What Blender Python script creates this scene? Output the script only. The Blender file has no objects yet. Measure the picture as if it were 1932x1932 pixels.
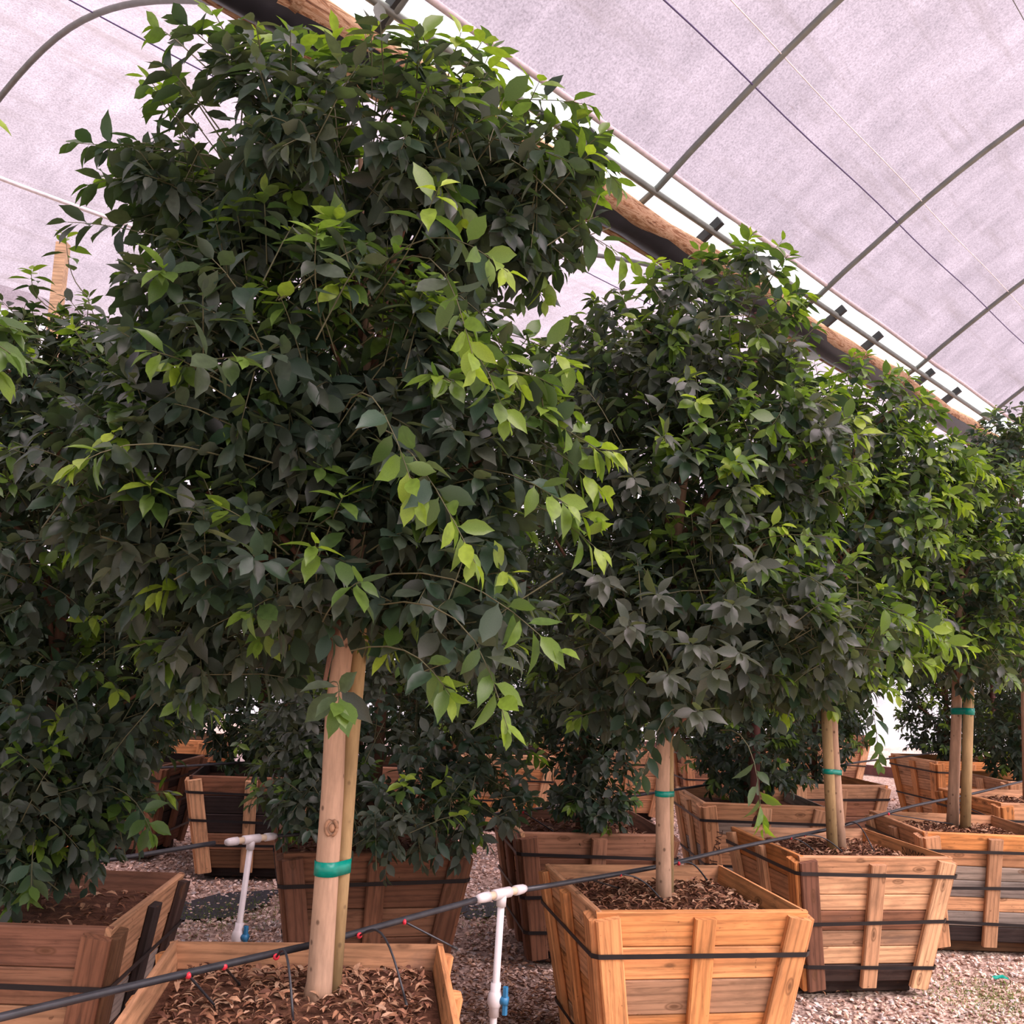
import bpy, math, random
import numpy as np
from mathutils import Matrix, Vector

# ------------------------------------------------------------------ camera
sc = bpy.context.scene
COL = sc.collection
FPX, CAMH = 1932.0, 1.72
PITCH, ROLL = math.atan(267 / 1932.0), math.atan(0.045)
_f = np.array([0, math.cos(PITCH), math.sin(PITCH)])
_u0 = np.array([0, -math.sin(PITCH), math.cos(PITCH)])
_r0 = np.array([1.0, 0, 0])
_r = _r0 * math.cos(ROLL) + _u0 * math.sin(ROLL)
_u = _u0 * math.cos(ROLL) - _r0 * math.sin(ROLL)
CAM = np.array([0, 0, CAMH])
cam = bpy.data.cameras.new('camera')
cam.sensor_width = 36.0
cam.lens = 36.0
cam.clip_start = 0.02
cam.clip_end = 500
camo = bpy.data.objects.new('camera', cam)
COL.objects.link(camo)
camo.matrix_world = Matrix(((_r[0], _u[0], -_f[0], 0), (_r[1], _u[1], -_f[1], 0), (_r[2], _u[2], -_f[2], CAMH), (0, 0, 0, 1)))
sc.camera = camo

# ------------------------------------------------------------------ sky, sun, exposure
world = bpy.data.worlds.new('sky')
sc.world = world
world.use_nodes = True
bg = world.node_tree.nodes['Background']
bg.inputs['Color'].default_value = (1.0, 0.965, 1.0, 1)
bg.inputs['Strength'].default_value = 1.05
sun = bpy.data.lights.new('sun', 'SUN')
sun.energy = 11.0
sun.color = (1.0, 0.95, 0.90)
sun.angle = math.radians(50)
suno = bpy.data.objects.new('sun', sun)
COL.objects.link(suno)
suno.location = (6, -4, 14)
suno.rotation_euler = Vector((-0.55, 0.42, -0.9)).to_track_quat('-Z', 'Y').to_euler()
vs = sc.view_settings
vs.view_transform = 'Standard'
vs.look = 'None'
vs.gamma = 1
vs.use_curve_mapping = False
vs.exposure = 0.62
sc.display_settings.display_device = 'sRGB'
sc.cycles.use_denoising = True
sc.cycles.max_bounces = 10
sc.cycles.diffuse_bounces = 5
sc.cycles.transmission_bounces = 8
sc.cycles.transparent_max_bounces = 12
sc.cycles.sample_clamp_indirect = 8

# ------------------------------------------------------------------ row frame: s along the tree rows, p across them
D2 = np.array([0.65081, 0.75924, 0.0])
N2 = np.array([-0.75924, 0.65081, 0.0])
T2 = np.array([0.73, 4.61, 0.0])
ROWANG = math.atan2(D2[1], D2[0])
ROWM = Matrix.Translation(Vector(T2)) @ Matrix.Rotation(ROWANG, 4, 'Z')


def W(s, p, z=0.0):
    q = T2 + s * D2 + p * N2
    return np.array([q[0], q[1], z])


def proj(P):
    P = np.asarray(P, float) - CAM
    z = P @ _f
    return 966 + FPX * (P @ _r) / z, 966 - FPX * (P @ _u) / z, z


def at(px, py, Y):
    """point seen at photograph pixel (px,py) standing at ground distance Y"""
    d = _f + _r * (px - 966) / FPX - _u * (py - 966) / FPX
    return CAM + d * (Y / d[1])


rng = np.random.default_rng(7)
R = random.Random(11)


# ------------------------------------------------------------------ node helpers
class NT:
    def __init__(s, name):
        s.m = bpy.data.materials.new(name)
        s.m.use_nodes = True
        s.t = s.m.node_tree
        s.t.nodes.clear()
        s.out = s.n('ShaderNodeOutputMaterial')

    def n(s, kind, **kw):
        nd = s.t.nodes.new(kind)
        for k, v in kw.items():
            setattr(nd, k, v)
        return nd

    def l(s, a, b):
        s.t.links.new(a, b)

    def coord(s, which='Object', scale=(1, 1, 1), loc=None):
        c = s.n('ShaderNodeTexCoord')
        mp = s.n('ShaderNodeMapping')
        mp.inputs['Scale'].default_value = scale
        s.l(c.outputs[which], mp.inputs['Vector'])
        if loc is not None:
            s.l(loc, mp.inputs['Location'])
        return mp.outputs['Vector']

    def noise(s, vec, scale, detail=3, rough=0.55, dist=0.0):
        nd = s.n('ShaderNodeTexNoise')
        nd.inputs['Scale'].default_value = scale
        nd.inputs['Detail'].default_value = detail
        nd.inputs['Roughness'].default_value = rough
        nd.inputs['Distortion'].default_value = dist
        if vec is not None:
            s.l(vec, nd.inputs['Vector'])
        return nd.outputs['Fac']

    def ramp(s, fac, stops):
        nd = s.n('ShaderNodeValToRGB')
        e = nd.color_ramp.elements
        while len(e) < len(stops):
            e.new(0.5)
        for q, (p, c) in zip(e, stops):
            q.position = p
            q.color = (c, c, c, 1) if isinstance(c, (int, float)) else (*c, 1)
        s.l(fac, nd.inputs['Fac'])
        return nd.outputs['Color']

    def mix(s, fac, a, b, mode='MIX'):
        nd = s.n('ShaderNodeMix', data_type='RGBA', blend_type=mode)
        for v, i in ((fac, 0), (a, 6), (b, 7)):
            if isinstance(v, (int, float)):
                nd.inputs[i].default_value = v
            elif isinstance(v, tuple):
                nd.inputs[i].default_value = (*v, 1)
            else:
                s.l(v, nd.inputs[i])
        return nd.outputs[2]

    def math(s, op, a, b=0.0, clamp=False):
        nd = s.n('ShaderNodeMath', operation=op, use_clamp=clamp)
        for v, i in ((a, 0), (b, 1)):
            if isinstance(v, (int, float)):
                nd.inputs[i].default_value = v
            else:
                s.l(v, nd.inputs[i])
        return nd.outputs[0]

    def bump(s, h, strength=0.3, dist=0.01):
        nd = s.n('ShaderNodeBump')
        nd.inputs['Strength'].default_value = strength
        nd.inputs['Distance'].default_value = dist
        s.l(h, nd.inputs['Height'])
        return nd.outputs['Normal']

    def bsdf(s, col, rough=0.6, normal=None, metal=0.0, spec=0.4):
        b = s.n('ShaderNodeBsdfPrincipled')
        if isinstance(col, tuple):
            b.inputs['Base Color'].default_value = (*col, 1)
        else:
            s.l(col, b.inputs['Base Color'])
        if isinstance(rough, (int, float)):
            b.inputs['Roughness'].default_value = rough
        else:
            s.l(rough, b.inputs['Roughness'])
        b.inputs['Metallic'].default_value = metal
        b.inputs['Specular IOR Level'].default_value = spec
        if normal is not None:
            s.l(normal, b.inputs['Normal'])
        return b.outputs[0]

    def done(s, sh):
        s.l(sh, s.out.inputs['Surface'])
        return s.m


def simple(name, col, rough=0.5, metal=0.0, var=0.12, scale=20, bump=0.0):
    t = NT(name)
    v = t.coord()
    f = t.noise(v, scale, 4)
    c = t.mix(1.0, col, t.ramp(f, [(0.3, 1 - var), (0.7, 1 + var)]), 'MULTIPLY')
    return t.done(t.bsdf(c, rough, t.bump(f, bump, 0.004) if bump else None, metal))


def mat_wood(name='wood'):
    t = NT(name)
    oi = t.n('ShaderNodeObjectInfo')
    rnd = t.n('ShaderNodeCombineXYZ')
    for i, k in enumerate((31.0, 17.0, 53.0)):
        t.l(t.math('MULTIPLY', oi.outputs['Random'], k), rnd.inputs[i])
    v = t.coord('Object', (1.6, 22, 22), rnd.outputs[0])
    v2 = t.coord('Object', (2.5, 7, 7), rnd.outputs[0])
    g = t.noise(v, 3.0, 5, 0.6, 1.4)
    g2 = t.noise(v2, 1.4, 4, 0.6, 0.6)
    c = t.mix(1.0, oi.outputs['Color'], t.ramp(g, [(0.25, 0.50), (0.47, 0.98), (0.6, 1.02), (0.8, 1.25)]), 'MULTIPLY')
    c = t.mix(1.0, c, t.ramp(g2, [(0.30, 0.66), (0.55, 1.0), (0.8, 1.15)]), 'MULTIPLY')
    # cathedral grain
    wv = t.n('ShaderNodeTexWave', wave_type='BANDS', bands_direction='DIAGONAL')
    wv.inputs['Scale'].default_value = 2.2
    wv.inputs['Distortion'].default_value = 5.0
    wv.inputs['Detail'].default_value = 2.0
    wv.inputs['Detail Scale'].default_value = 0.8
    t.l(t.coord('Object', (0.22, 9, 9), rnd.outputs[0]), wv.inputs['Vector'])
    c = t.mix(1.0, c, t.ramp(wv.outputs['Fac'], [(0.0, 0.74), (0.35, 1.0), (1.0, 1.06)]), 'MULTIPLY')
    # knots
    kv = t.coord('Object', (4.6, 11, 11), rnd.outputs[0])
    vo = t.n('ShaderNodeTexVoronoi', feature='F1')
    vo.inputs['Scale'].default_value = 0.95
    t.l(kv, vo.inputs['Vector'])
    kn = t.ramp(vo.outputs['Distance'], [(0.06, 1.0), (0.11, 0.35), (0.15, 0.8), (0.19, 0.0)])
    c = t.mix(t.math('MULTIPLY', kn, 0.8), c, (0.10, 0.045, 0.02))
    # nail holes and small specks
    sp = t.noise(t.coord('Object', (40, 40, 40), rnd.outputs[0]), 1.0, 1)
    c = t.mix(t.math('MULTIPLY', t.ramp(sp, [(0.74, 0.0), (0.79, 1.0)]), 0.6), c, (0.09, 0.04, 0.02))
    # weather stains with edges of their own
    st = t.noise(t.coord('Object', (2.0, 6.0, 6.0), rnd.outputs[0]), 1.1, 5, 0.7, 0.3)
    c = t.mix(t.math('MULTIPLY', t.ramp(st, [(0.60, 0.0), (0.76, 1.0)]), 0.5), c, (0.10, 0.07, 0.06))
    return t.done(t.bsdf(c, 0.72, t.bump(g, 0.25, 0.004), spec=0.25))


def mat_leaf():
    t = NT('ficus_leaf')
    a = t.n('ShaderNodeAttribute', attribute_name='col')
    geo = t.n('ShaderNodeNewGeometry')
    f = t.noise(t.coord('Object', (1, 1, 1)), 55, 2)
    c = t.mix(1.0, a.outputs['Color'], t.ramp(f, [(0.3, 0.82), (0.7, 1.15)]), 'MULTIPLY')
    under = t.mix(0.35, c, (0.10, 0.13, 0.085))
    c2 = t.mix(geo.outputs['Backfacing'], c, under)
    rough = t.math('ADD', t.math('MULTIPLY', geo.outputs['Backfacing'], 0.25), 0.36)
    p = t.bsdf(c2, rough, None, spec=0.35)
    tr = t.n('ShaderNodeBsdfTranslucent')
    t.l(t.mix(1.0, c, (1.6, 1.8, 0.55), 'MULTIPLY'), tr.inputs['Color'])
    ms = t.n('ShaderNodeMixShader')
    ms.inputs[0].default_value = 0.33
    t.l(p, ms.inputs[1])
    t.l(tr.outputs[0], ms.inputs[2])
    return t.done(ms.outputs[0])


def mat_attr(name, rough=0.85, var=0.2, scale=90):
    t = NT(name)
    a = t.n('ShaderNodeAttribute', attribute_name='col')
    f = t.noise(t.coord(), scale, 3)
    c = t.mix(1.0, a.outputs['Color'], t.ramp(f, [(0.3, 1 - var), (0.7, 1 + var)]), 'MULTIPLY')
    return t.done(t.bsdf(c, rough, None, spec=0.25))


def mat_film(name, tint=(0.47, 0.392, 0.448), dirt=0.5):
    t = NT(name)
    v = t.coord()
    speck = t.noise(v, 75, 3, 0.7)
    mott = t.noise(v, 3.0, 4, 0.6)
    streak = t.noise(t.coord('Object', (0.5, 6.0, 6.0)), 1.0, 5, 0.7, 0.2)
    crease = t.noise(t.coord('Object', (9.0, 0.7, 0.7)), 1.0, 4, 0.65, 0.3)
    c = t.mix(1.0, tint, t.ramp(speck, [(0.30, 0.68), (0.5, 0.98), (0.68, 1.18)]), 'MULTIPLY')
    c = t.mix(1.0, c, t.ramp(mott, [(0.3, 0.84), (0.65, 1.06)]), 'MULTIPLY')
    c = t.mix(1.0, c, t.ramp(crease, [(0.3, 0.90), (0.7, 1.06)]), 'MULTIPLY')
    c = t.mix(t.math('MULTIPLY', t.ramp(streak, [(0.52, 0.0), (0.70, 1.0)]), dirt), c, (0.27, 0.215, 0.22))
    spots = t.noise(t.coord('Object', (22, 40, 40)), 1.0, 2, 0.5)
    c = t.mix(t.math('MULTIPLY', t.ramp(spots, [(0.72, 0.0), (0.77, 1.0)]), 0.35), c, (0.20, 0.13, 0.13))
    dash = t.noise(t.coord('Object', (3.0, 55, 55)), 1.0, 3, 0.6)
    where = t.noise(v, 1.3, 2)
    dk = t.math('MULTIPLY', t.ramp(dash, [(0.66, 0.0), (0.71, 1.0)]), t.ramp(where, [(0.48, 0.0), (0.6, 1.0)]))
    c = t.mix(t.math('MULTIPLY', dk, 0.45), c, (0.22, 0.15, 0.15))
    drip = t.noise(t.coord('Object', (55, 3.0, 3.0)), 1.0, 3, 0.6)
    dk = t.math('MULTIPLY', t.ramp(drip, [(0.64, 0.0), (0.70, 1.0)]), t.ramp(where, [(0.50, 0.0), (0.62, 1.0)]))
    c = t.mix(t.math('MULTIPLY', dk, 0.35), c, (0.24, 0.17, 0.16))
    tl = t.n('ShaderNodeBsdfTranslucent')
    t.l(c, tl.inputs['Color'])
    df = t.n('ShaderNodeBsdfDiffuse')
    t.l(c, df.inputs['Color'])
    tp = t.n('ShaderNodeBsdfTransparent')
    t.l(c, tp.inputs['Color'])
    m1 = t.n('ShaderNodeMixShader')
    m1.inputs[0].default_value = 0.22
    t.l(tl.outputs[0], m1.inputs[1])
    t.l(df.outputs[0], m1.inputs[2])
    m2 = t.n('ShaderNodeMixShader')
    m2.inputs[0].default_value = 0.72
    t.l(m1.outputs[0], m2.inputs[1])
    t.l(tp.outputs[0], m2.inputs[2])
    return t.done(m2.outputs[0])


def mat_floor():
    t = NT('gravel_ground')
    v = t.coord()
    vo = t.n('ShaderNodeTexVoronoi')
    vo.inputs['Scale'].default_value = 42
    t.l(v, vo.inputs['Vector'])
    base = t.ramp(vo.outputs['Color'], [(0.1, (0.20, 0.13, 0.10)), (0.5, (0.44, 0.31, 0.25)), (0.9, (0.58, 0.43, 0.36))])
    big = t.noise(v, 0.9, 3)
    c = t.mix(1.0, base, t.ramp(big, [(0.3, 0.75), (0.7, 1.1)]), 'MULTIPLY')
    mud = t.noise(v, 1.7, 4, 0.6)
    c = t.mix(t.math('MULTIPLY', t.ramp(mud, [(0.55, 0.0), (0.66, 1.0)]), 0.6), c, (0.10, 0.085, 0.08))
    return t.done(t.bsdf(c, 0.9, t.bump(vo.outputs['Distance'], 0.7, 0.02), spec=0.2))


def mat_soil():
    t = NT('potting_soil')
    v = t.coord()
    f = t.noise(v, 22, 6, 0.7)
    g = t.noise(v, 140, 2, 0.6)
    c = t.ramp(f, [(0.3, (0.045, 0.020, 0.012)), (0.52, (0.11, 0.05, 0.03)), (0.75, (0.20, 0.095, 0.055))])
    c = t.mix(1.0, c, t.ramp(g, [(0.3, 0.7), (0.7, 1.25)]), 'MULTIPLY')
    return t.done(t.bsdf(c, 0.95, t.bump(f, 0.9, 0.02), spec=0.1))


def mat_bark(name, base, spot=(0.12, 0.07, 0.045)):
    t = NT(name)
    v = t.coord('Object', (1, 1, 0.35))
    f = t.noise(v, 18, 5, 0.6)
    c = t.mix(1.0, base, t.ramp(f, [(0.3, 0.78), (0.6, 1.0), (0.8, 1.12)]), 'MULTIPLY')
    vo = t.n('ShaderNodeTexVoronoi')
    vo.inputs['Scale'].default_value = 21
    t.l(t.coord('Object', (1, 1, 0.75)), vo.inputs['Vector'])
    c = t.mix(t.math('MULTIPLY', t.ramp(vo.outputs['Distance'], [(0.08, 1.0), (0.16, 0.0)]), 0.85), c, spot)
    fine = t.noise(t.coord('Object', (1, 1, 0.12)), 95, 4, 0.6)
    c = t.mix(1.0, c, t.ramp(fine, [(0.3, 0.80), (0.6, 1.03)]), 'MULTIPLY')
    ring = t.noise(t.coord('Object', (0.6, 0.6, 9)), 2.5, 2)
    c = t.mix(t.math('MULTIPLY', t.ramp(ring, [(0.62, 0.0), (0.72, 1.0)]), 0.25), c, spot)
    return t.done(t.bsdf(c, 0.8, t.bump(f, 0.3, 0.004), spec=0.2))


def mat_log():
    t = NT('peeling_log')
    f = t.noise(t.coord('Object', (2.2, 14, 14)), 1.6, 6, 0.75, 1.2)
    c = t.ramp(f, [(0.32, (0.04, 0.022, 0.018)), (0.42, (0.26, 0.12, 0.06)), (0.50, (0.50, 0.33, 0.21)), (0.58, (0.30, 0.15, 0.075)), (0.70, (0.07, 0.035, 0.025))])
    return t.done(t.bsdf(c, 0.8, t.bump(f, 0.6, 0.01), spec=0.2))


M_WOOD = mat_wood()
M_LEAF = mat_leaf()
M_DRY = mat_attr('dry_leaf')
M_STONE = mat_attr('pebble_stone', 0.8, 0.22, 120)
M_FILM = mat_film('greenhouse_film')
M_FILMW = mat_film('end_film', (0.80, 0.74, 0.79), 0.15)
M_FLOOR = mat_floor()
M_SOIL = mat_soil()
M_BARK = mat_bark('ficus_bark', (0.47, 0.295, 0.195))
M_KNOT = simple('knot_bark', (0.30, 0.16, 0.09), 0.8, 0.0, 0.3, 60)
M_BARK2 = mat_bark('branch_bark', (0.17, 0.085, 0.055), (0.08, 0.04, 0.03))
M_TWIG = simple('green_twig', (0.10, 0.095, 0.045), 0.6)
M_LOG = mat_log()
M_STEEL = simple('galvanised_steel', (0.17, 0.18, 0.165), 0.45, 0.4, 0.15, 12)
M_STEELD = simple('dark_steel', (0.035, 0.035, 0.035), 0.5, 0.3)
M_RUST = simple('primer_red_steel', (0.115, 0.045, 0.04), 0.55, 0.1, 0.25, 10)
M_BLACK = simple('black_strap', (0.012, 0.011, 0.012), 0.42, 0.0, 0.2)
M_HOSE = simple('black_hose', (0.028, 0.028, 0.032), 0.33, 0.0, 0.25, 30)
M_SHEET = simple('black_sheet', (0.02, 0.02, 0.026), 0.4, 0.0, 0.3, 8)
M_PVC = simple('white_pvc', (0.60, 0.55, 0.55), 0.35, 0.0, 0.06, 25)
M_PVCY = simple('aged_pvc', (0.60, 0.47, 0.33), 0.4, 0.0, 0.08, 25)
M_BLUE = simple('blue_valve', (0.025, 0.16, 0.32), 0.4)
M_RED = simple('red_plug', (0.62, 0.03, 0.05), 0.35)
M_TAPE = simple('green_tape', (0.0, 0.22, 0.16), 0.3, 0.0, 0.2, 40)
M_PURPLE = simple('purple_wire', (0.09, 0.07, 0.17), 0.5)
M_SEAM = simple('pale_seam', (0.85, 0.82, 0.84), 0.5)
M_WEED = simple('weed_green', (0.13, 0.20, 0.03), 0.7)


# ------------------------------------------------------------------ mesh helpers
def link(name, data, parent=None):
    o = bpy.data.objects.new(name, data)
    COL.objects.link(o)
    if parent is not None:
        o.parent = parent
    return o


def mesh(name, V, F, mat, smooth=False):
    me = bpy.data.meshes.new(name)
    me.from_pydata([tuple(map(float, v)) for v in V], [], F)
    me.materials.append(mat)
    if smooth:
        me.polygons.foreach_set('use_smooth', [True] * len(me.polygons))
    me.update()
    return me


def obj(name, V, F, mat, parent=None, smooth=False):
    return link(name, mesh(name, V, F, mat, smooth), parent)


def empty(name, loc, rz=0.0):
    o = link(name, None)
    o.empty_display_size = 0.2
    o.location = tuple(map(float, loc))
    o.rotation_euler = (0, 0, rz)
    return o


def tag(o, label=None, cat=None, group=None, kind=None):
    if label:
        o['label'] = label
    if cat:
        o['category'] = cat
    if group:
        o['group'] = group
    if kind:
        o['kind'] = kind
    return o


def tube_geo(P, rad, seg=8, cap=True):
    P = [np.asarray(p, float) for p in P]
    n = len(P)
    rad = [rad] * n if isinstance(rad, (int, float)) else rad
    V, F = [], []
    ref = np.array([0.0, 0, 1])
    t0 = P[1] - P[0]
    if abs(t0[2]) > 0.8 * np.linalg.norm(t0):
        ref = np.array([1.0, 0, 0])
    for i in range(n):
        t = P[min(i + 1, n - 1)] - P[max(i - 1, 0)]
        t = t / (np.linalg.norm(t) + 1e-9)
        a = np.cross(t, ref)
        a /= np.linalg.norm(a) + 1e-9
        b = np.cross(a, t)
        for k in range(seg):
            an = 2 * math.pi * k / seg
            V.append(P[i] + rad[i] * (math.cos(an) * a + math.sin(an) * b))
    for i in range(n - 1):
        for k in range(seg):
            k2 = (k + 1) % seg
            F.append((i * seg + k, i * seg + k2, (i + 1) * seg + k2, (i + 1) * seg + k))
    if cap:
        F.append(tuple(range(seg - 1, -1, -1)))
        F.append(tuple((n - 1) * seg + k for k in range(seg)))
    return V, F


def tube(name, P, rad, mat, parent=None, seg=8):
    V, F = tube_geo(P, rad, seg)
    return obj(name, V, F, mat, parent, True)


def join(parts):
    V, F = [], []
    for v, f in parts:
        k = len(V)
        V += list(v)
        F += [tuple(i + k for i in q) for q in f]
    return V, F


def box_geo(x0, x1, y0, y1, z0, z1, c=0.0):
    """box; with c the four long (x) edges are chamfered"""
    if c <= 0:
        V = [(x, y, z) for x in (x0, x1) for y in (y0, y1) for z in (z0, z1)]
        F = [(0, 1, 3, 2), (4, 6, 7, 5), (0, 4, 5, 1), (2, 3, 7, 6), (0, 2, 6, 4), (1, 5, 7, 3)]
        return V, F
    prof = [(y0 + c, z0), (y1 - c, z0), (y1, z0 + c), (y1, z1 - c), (y1 - c, z1), (y0 + c, z1), (y0, z1 - c), (y0, z0 + c)]
    V = [(x, y, z) for x in (x0, x1) for y, z in prof]
    F = [(i, (i + 1) % 8, 8 + (i + 1) % 8, 8 + i) for i in range(8)]
    F += [tuple(range(7, -1, -1)), tuple(range(8, 16))]
    return V, F


def big_mesh(name, V, loops, starts, mat, smooth, col=None, parent=None):
    me = bpy.data.meshes.new(name)
    me.vertices.add(len(V))
    me.vertices.foreach_set('co', np.asarray(V, np.float32).ravel())
    me.loops.add(len(loops))
    me.loops.foreach_set('vertex_index', np.asarray(loops, np.int32))
    me.polygons.add(len(starts))
    me.polygons.foreach_set('loop_start', np.asarray(starts, np.int32))
    me.update(calc_edges=True)
    me.polygons.foreach_set('use_smooth', np.full(len(starts), smooth, bool))
    if col is not None:
        ca = me.color_attributes.new('col', 'FLOAT_COLOR', 'POINT')
        c4 = np.ones((len(V), 4), np.float32)
        c4[:, :3] = col
        ca.data.foreach_set('color', c4.ravel())
    me.materials.append(mat)
    me.update()
    return link(name, me, parent)


def scatter(name, templates, which, pos, rot, scale, col, mat, smooth=True, parent=None):
    """one mesh out of many placed templates; rot (n,3,3) column axes"""
    Vs, Ls, Ss, Cs, vo, lo = [], [], [], [], 0, 0
    for k, (tv, tf) in enumerate(templates):
        ix = np.nonzero(which == k)[0]
        if not len(ix):
            continue
        tv = np.asarray(tv)
        v = np.einsum('nij,nvj->nvi', rot[ix], tv[None] * scale[ix].reshape(len(ix), 1, -1)) + pos[ix][:, None]
        loop = np.concatenate([np.array(f) for f in tf])
        st = np.cumsum([0] + [len(f) for f in tf[:-1]])
        nv, nl = len(tv), len(loop)
        Ls.append((loop[None] + (np.arange(len(ix)) * nv)[:, None] + vo).ravel())
        Ss.append((st[None] + (np.arange(len(ix)) * nl)[:, None] + lo).ravel())
        Vs.append(v.reshape(-1, 3))
        Cs.append(np.repeat(col[ix], nv, axis=0))
        vo += nv * len(ix)
        lo += nl * len(ix)
    return big_mesh(name, np.concatenate(Vs), np.concatenate(Ls), np.concatenate(Ss), mat, smooth, np.concatenate(Cs), parent)


# ------------------------------------------------------------------ the greenhouse shell
UA = [0, .5, 1, 1.5, 2, 2.5, 3, 3.5, 4, 4.5, 5, 5.5, 6, 6.5, 7]
ZA = [4.50, 4.87, 5.22, 5.52, 5.76, 5.93, 6.03, 6.06, 6.03, 5.93, 5.76, 5.52, 5.22, 4.87, 4.50]
UB = [0, .5, 1, 1.5, 2, 2.5, 3, 3.5, 4, 4.5, 5, 5.5, 6, 6.5, 7, 7.5, 8]
ZB = [4.50, 4.78, 5.04, 5.27, 5.46, 5.60, 5.66, 5.60, 5.46, 5.27, 5.04, 4.78, 4.50, 4.78, 5.04, 5.27, 5.46]
GP = 1.0           # gutter line, metres beyond the front row
S0, S1 = -9.0, 13.2


def zA(p):
    return float(np.interp(GP - p, UA, ZA))


def zB(p):
    return float(np.interp(p - GP, UB, ZB))


def smoothprof(fn, a, b, n):
    ps = np.linspace(a, b, n)
    z = np.array([fn(p) for p in ps])
    k = np.array([1, 2, 3, 2, 1.0])
    k /= k.sum()
    zz = np.convolve(np.pad(z, 2, mode='edge'), k, 'valid')
    zz[:2], zz[-2:] = z[:2], z[-2:]
    return list(zip(ps, zz))


def film(name, prof, dz=0.03, mat=M_FILM, wave=0.012):
    ns = 56
    V, F = [], []
    for i in range(ns + 1):
        s = S0 + (S1 - S0) * i / ns
        for j, (p, z) in enumerate(prof):
            V.append((s, p, z + dz + wave * math.sin(s * 2.85) + 0.006 * math.sin(s * 7 + j)))
    m = len(prof)
    for i in range(ns):
        for j in range(m - 1):
            F.append((i * m + j, (i + 1) * m + j, (i + 1) * m + j + 1, i * m + j + 1))
    o = obj(name, V, F, mat, None, True)
    o.matrix_world = ROWM
    return o


ceilA = tag(film('ceiling', smoothprof(zA, GP - 0.22, GP - 7.0, 30)), 'milky plastic film roof of the near bay sloping up from the timber gutter', 'greenhouse roof', None, 'structure')
ceilB = tag(film('ceiling', smoothprof(zB, GP + 0.10, GP + 8.0, 34)), 'milky plastic film roof of the far bay behind the trees', 'greenhouse roof', None, 'structure')


def rowobj(name, V, F, mat, parent=None, smooth=False):
    o = obj(name, V, F, mat, parent, smooth)
    if parent is None:
        o.matrix_world = ROWM
    return o


# end wall (film) and its kerb, the far side wall
top = [(p, zB(p) if p > GP else zA(p)) for p in np.linspace(9.0, -6.0, 40)]
V, F = [], []
for p, z in top:
    V += [(S1, p, 0.0), (S1, p, z + 0.02)]
for i in range(len(top) - 1):
    F.append((2 * i, 2 * i + 1, 2 * i + 3, 2 * i + 2))
tag(rowobj('wall_end', V, F, M_FILMW), 'pale plastic end wall of the greenhouse seen between the trees', 'greenhouse wall', None, 'structure')
V, F = box_geo(S1 - 0.09, S1 - 0.02, -6.0, 8.9, 0.0, 0.16)
tag(rowobj('baseboard_end', V, F, M_RUST), 'dark low kerb board along the foot of the end wall', 'kerb', None, 'structure')
V, F = [], []
for i in range(31):
    s = S0 + (S1 - S0) * i / 30
    V += [(s, GP + 8.0, 0.0), (s, GP + 8.0, 5.46)]
for i in range(30):
    F.append((2 * i, 2 * i + 2, 2 * i + 3, 2 * i + 1))
tag(rowobj('wall_far', V, F, M_FILMW), 'pale plastic side wall far behind the rows of trees', 'greenhouse wall', None, 'structure')

# floor
V, F = [], []
NXF = 60
for i in range(NXF + 1):
    for j in range(NXF + 1):
        x, y = -14 + 32 * i / NXF, -8 + 32 * j / NXF
        V.append((x, y, 0.012 * math.sin(x * 2.1 + y) * math.cos(y * 1.7) - 0.012))
for i in range(NXF):
    for j in range(NXF):
        a = i * (NXF + 1) + j
        F.append((a, a + NXF + 1, a + NXF + 2, a + 1))
floor = tag(obj('floor', V, F, M_FLOOR, None, True), 'beige gravel floor of the greenhouse', 'gravel floor', None, 'structure')


# hoops
def hoop(fn, s, p0, p1, label):
    P = [(s, p, z) for p, z in smoothprof(fn, p0, p1, 34)]
    o = tube('roof_hoop', P, 0.021, M_STEEL, None, 10)
    o.matrix_world = ROWM
    tag(o, label, 'roof hoop', 'steel hoops of the greenhouse roof')
    return o


hoop(zA, -1.10, GP + 0.05, GP - 7, 'steel roof hoop of near bay reaching the gutter above the tall front tree')
hoop(zA, 1.11, GP + 0.05, GP - 7, 'steel roof hoop crossing the near film, first right of the tall front tree')
hoop(zA, 3.45, GP + 0.05, GP - 7, 'steel roof hoop of near bay meeting the gutter behind second tree')
hoop(zA, 5.75, GP + 0.05, GP - 7, 'steel roof hoop of near bay meeting the gutter at right above third tree')
hoop(zA, 8.05, GP + 0.05, GP - 7, 'steel roof hoop in the far right corner, only its foot in view')
hoop(zB, -1.23, GP - 0.02, GP + 6, 'curved steel roof hoop of the far bay arching over top left corner')
hoop(zB, 1.10, GP - 0.02, GP + 6, 'steel roof hoop of the far bay seen through the gap between front and second tree')
hoop(zB, 3.45, GP - 0.02, GP + 6, 'steel roof hoop of the far bay glimpsed below the gutter behind third tree')

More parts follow.
